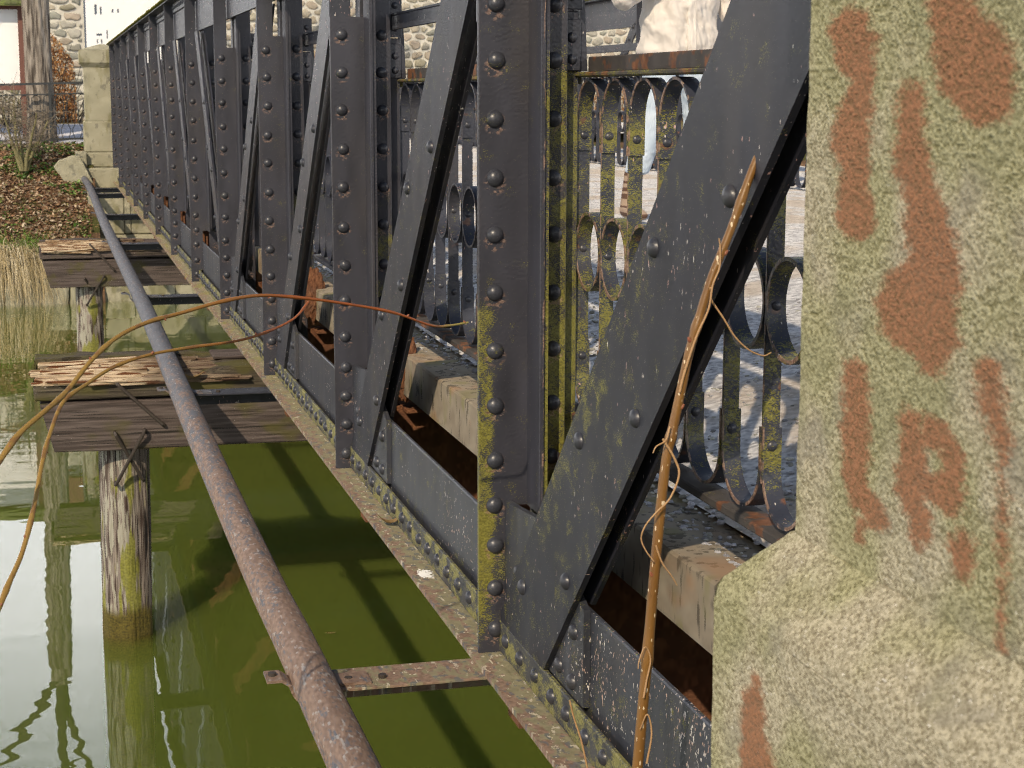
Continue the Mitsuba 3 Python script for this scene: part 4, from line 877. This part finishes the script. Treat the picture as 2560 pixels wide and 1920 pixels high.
def bud(p, d, s, parent):
    s = s*.62
    m = trimesh.creation.icosphere(2, 1.0); v = m.vertices; m.vertices = v*np.stack([.55*(1-.35*v[:, 2]), .55*(1-.35*v[:, 2]), np.ones(len(v))], -1)*s
    a = trimesh.geometry.align_vectors([0, 0, 1], np.array(d)/np.linalg.norm(d)); m.apply_transform(a); m.apply_translation(np.array(p) + np.array(d)/np.linalg.norm(d)*s*.7)
    part('bud', m, 'bud', parent, smooth=True)
for i, sd in ((30, -1), (52, 1), (66, -1), (84, 1), (100, -1), (112, 1)):
    bud(cane[i] + np.array([sd*.004, -.003, 0]), (sd*.55, -.2, .8), .008, ck)
bud(cane[-1], (.4, 0, .9), .012, ck)
A = [(-.14, 2.46, .675), (-.099, 2.5, .716), (-.06, 2.547, .762), (-.02, 2.593, .789), (.011, 2.64, .808), (.051, 2.687, .848), (.091, 2.733, .875), (.14, 2.78, .891), (.198, 2.827, .899), (.266, 2.873, .910), (.332, 2.92, .913),
     (.401, 2.967, .903), (.489, 3.013, .885), (.589, 3.06, .860), (.672, 3.107, .827), (.718, 3.153, .820), (.763, 3.2, .818)]
B = [(-.135, 2.40, .47), (-.10, 2.45, .521), (-.08, 2.496, .557), (-.06, 2.543, .591), (-.042, 2.589, .645), (-.029, 2.636, .697), (-.015, 2.682, .737), (.007, 2.729, .778), (.044, 2.775, .797), (.089, 2.821, .816), (.150, 2.868, .827),
     (.222, 2.914, .830), (.304, 2.961, .832), (.365, 3.007, .842), (.412, 3.054, .856), (.443, 3.1, .878)]
for pts, lab, r0, nb_ in ((A, 'bare yellow brown branch arching high across the pipe and second post', .0044, (10, 30, 45, 62, 80, 95)), (B, 'bare yellow brown branch crossing under the other one above the pipe',   .0042, (8, 20, 33, 45, 60, 75))):
    s = spline(pts, 6); k = thing('bare_branch', lab, 'branch'); part('stem', tube(s, nodes_r(len(s), r0, .0019, 11, .30), 10), 'branch', k, smooth=60)
    for i, q in enumerate(nb_): bud(s[q], ((-1)**i*.5, -.3, .7*(-1)**(i//2)), .0065, k)
single('dry_twig', tube(spline([(.836, 2.75, .212), (.845, 2.752, .178), (.856, 2.75, .143), (.864, 2.75, .11), (.874, 2.75, .06), (.880, 2.75, .004)], 5), .0017, 6), 'tendril', 'thin dry stem standing on the bottom flange below the nearest diagonal', 'twig', smooth=60)

# ---------------------------------------------------------------- person walking on the bridge
def limb(chain, res=.012, it=12, shrink=None):
    ms = []
    for seg in chain:
        hull = [m3.Manifold.sphere(1.0, 20).scale(tuple(np.broadcast_to(r, 3).tolist())).translate(tuple(map(float, c))) for c, r in seg]
        for a, b in zip(hull[:-1], hull[1:]): ms.append(m3.Manifold.batch_hull([a, b]))
    m = m3.Manifold.batch_boolean(ms, m3.OpType.Add).refine_to_length(res); q = m.to_mesh()
    t = trimesh.Trimesh(q.vert_properties[:, :3], q.tri_verts, process=True); trimesh.smoothing.filter_taubin(t, iterations=it); return t
OX, OY, OZ = 2.955, 8.0, .655
pe = thing('person', 'person in a beige jacket and pale blue jeans walking on the bridge', 'person')
def put(m): m.apply_translation((OX, OY, OZ)); return m
Rh, Lh = np.array([-.05, -.30, 1.33]), np.array([.30, -.10, .73])
def hand(c, f, side, up):
    f, up = np.array(f)/np.linalg.norm(f), np.array(up)/np.linalg.norm(up); s = np.cross(f, up); ch = [[(c, (.026, .022, .030)), (c + f*.065, (.034, .018, .024))]]
    for i, (o, L) in enumerate(((-.027, .058), (-.009, .068), (.009, .064), (.027, .050))):
        b = c + f*.075 + s*o; ch.append([(b, .0088), (b + f*L*.55 - up*.010, .0082), (b + f*L*.85 - up*.030, .0072)])
    t0 = c + f*.02 + s*side*.03; ch.append([(t0, .011), (t0 + s*side*.022 + f*.022, .0095), (t0 + s*side*.022 + f*.05 - up*.01, .008)]); return ch
body = limb([[((0, .0, 1.40), (.055, .055, .05)), ((0, -.01, 1.48), (.052, .052, .04))], [((0, -.02, 1.53), (.062, .075, .055)), ((0, -.015, 1.59), (.075, .092, .085))], [((0, -.085, 1.50), (.035, .03, .028)), ((0, -.06, 1.53), (.055, .05, .05))],
             [((0, -.108, 1.56), .012), ((0, -.122, 1.535), .014)], [((-.078, -.0, 1.56), (.012, .02, .03)), ((-.076, 0, 1.575), (.01, .02, .03))], [((.078, 0, 1.56), (.012, .02, .03)), ((.076, 0, 1.575), (.01, .02, .03))],
             [((-.20, 0, 1.30), .05), ((-.30, -.10, 1.06), .042), (Rh, .029)], [((.2, 0, 1.30), .05), ((.27, .03, 1.03), .042), (Lh + (0, 0, .03), .03)], [((-.2, 0, 1.3), .05), ((0, 0, 1.36), .06), ((.2, 0, 1.3), .05)]]
            + hand(Rh, (.35, -.2, .6), 1, (-.6, -.6, .2)) + hand(Lh, (0, -.15, -1), -1, (1, 0, 0)), .010, 6)
part('body', put(body), 'skin', pe, smooth=True)
part('hair', put(limb([[((0, .025, 1.60), (.084, .088, .075)), ((0, .0, 1.635), (.080, .092, .062))]], .012, 4)), 'hair', pe, smooth=True)
for x in (-.03, .03): part('eye', put(trimesh.creation.icosphere(2, .009).apply_translation((x, -.104, 1.572)) or None) if False else put(trimesh.Trimesh(trimesh.creation.icosphere(2, .009).vertices + (x, -.106, 1.572), trimesh.creation.icosphere(2, .009).faces)), 'eye', pe, smooth=True)
part('mouth', put(trimesh.Trimesh(trimesh.creation.icosphere(2, 1).vertices*(.022, .006, .004) + (0, -.112, 1.503), trimesh.creation.icosphere(2, 1).faces)), 'bud', pe, smooth=True)
jk = limb([[((0, .005, .80), (.205, .145, .06)), ((0, .005, .98), (.190, .135, .08)), ((0, 0, 1.2), (.200, .130, .08)), ((0, .01, 1.36), (.150, .095, .05))], [((-.17, .01, 1.35), .075), ((-.21, .0, 1.26), .082), ((-.30, -.09, 1.055), .070), ((-.14, -.245, 1.26), .052)],
           [((.17, .01, 1.35), .075), ((.21, .01, 1.26), .08), ((.275, .03, 1.03), .068), ((.295, -.07, .82), .052)], [((0, .02, 1.40), (.085, .075, .035)), ((0, .02, 1.43), (.075, .07, .02))]], .014, 8)
v = jk.vertices; n = jk.vertex_normals
fold = np.sin((v[:, 2]*34 + np.abs(v[:, 0])*46*np.sign(v[:, 0]) + 5*meshkit.fbm(v*7, 2)))*.007 + .012*(meshkit.fbm(v*np.array([9, 9, 14]), 3)-.5)
jk.vertices = v + n*fold[:, None]*np.clip((1.32-v[:, 2])*3, 0, 1)[:, None]
J = part('jacket', put(jk), 'jacket', pe, smooth=True)
part('placket', put(limb([[((.012, -.150, .78), (.022, .006, .02)), ((.012, -.136, 1.0), (.022, .006, .02)), ((.010, -.134, 1.2), (.022, .006, .02)), ((.008, -.10, 1.36), (.022, .006, .02))]], .012, 4)), 'jacket', J, smooth=True)
part('trousers', put(limb([[((0, 0, .86), (.165, .115, .06)), ((0, 0, .79), (.165, .115, .06))], [((-.085, 0, .80), (.088, .098, .08)), ((-.145, -.05, .47), (.064, .072, .06)), ((-.215, -.07, .28), (.062, .07, .05)), ((-.228, -.072, .23), (.058, .066, .02))],
      [((.085, 0, .80), (.088, .098, .08)), ((.12, .06, .46), (.064, .072, .06)), ((.13, .16, .10), (.056, .066, .03))]], .014, 8)), 'jeans', pe, smooth=True)
for (x, y) in ((-.258, -.06), (.132, .175)):
    part('shoe', put(limb([[((x, y+.035, .042), (.040, .045, .040)), ((x, y-.06, .038), (.044, .05, .034)), ((x-.004, y-.15, .028), (.040, .045, .024))], [((x, y+.03, .05), (.040, .046, .04)), ((x + (.02 if x < 0 else 0), y+.005, .225), (.046, .052, .02))]], .012, 4)), 'shoe', pe, smooth=True)
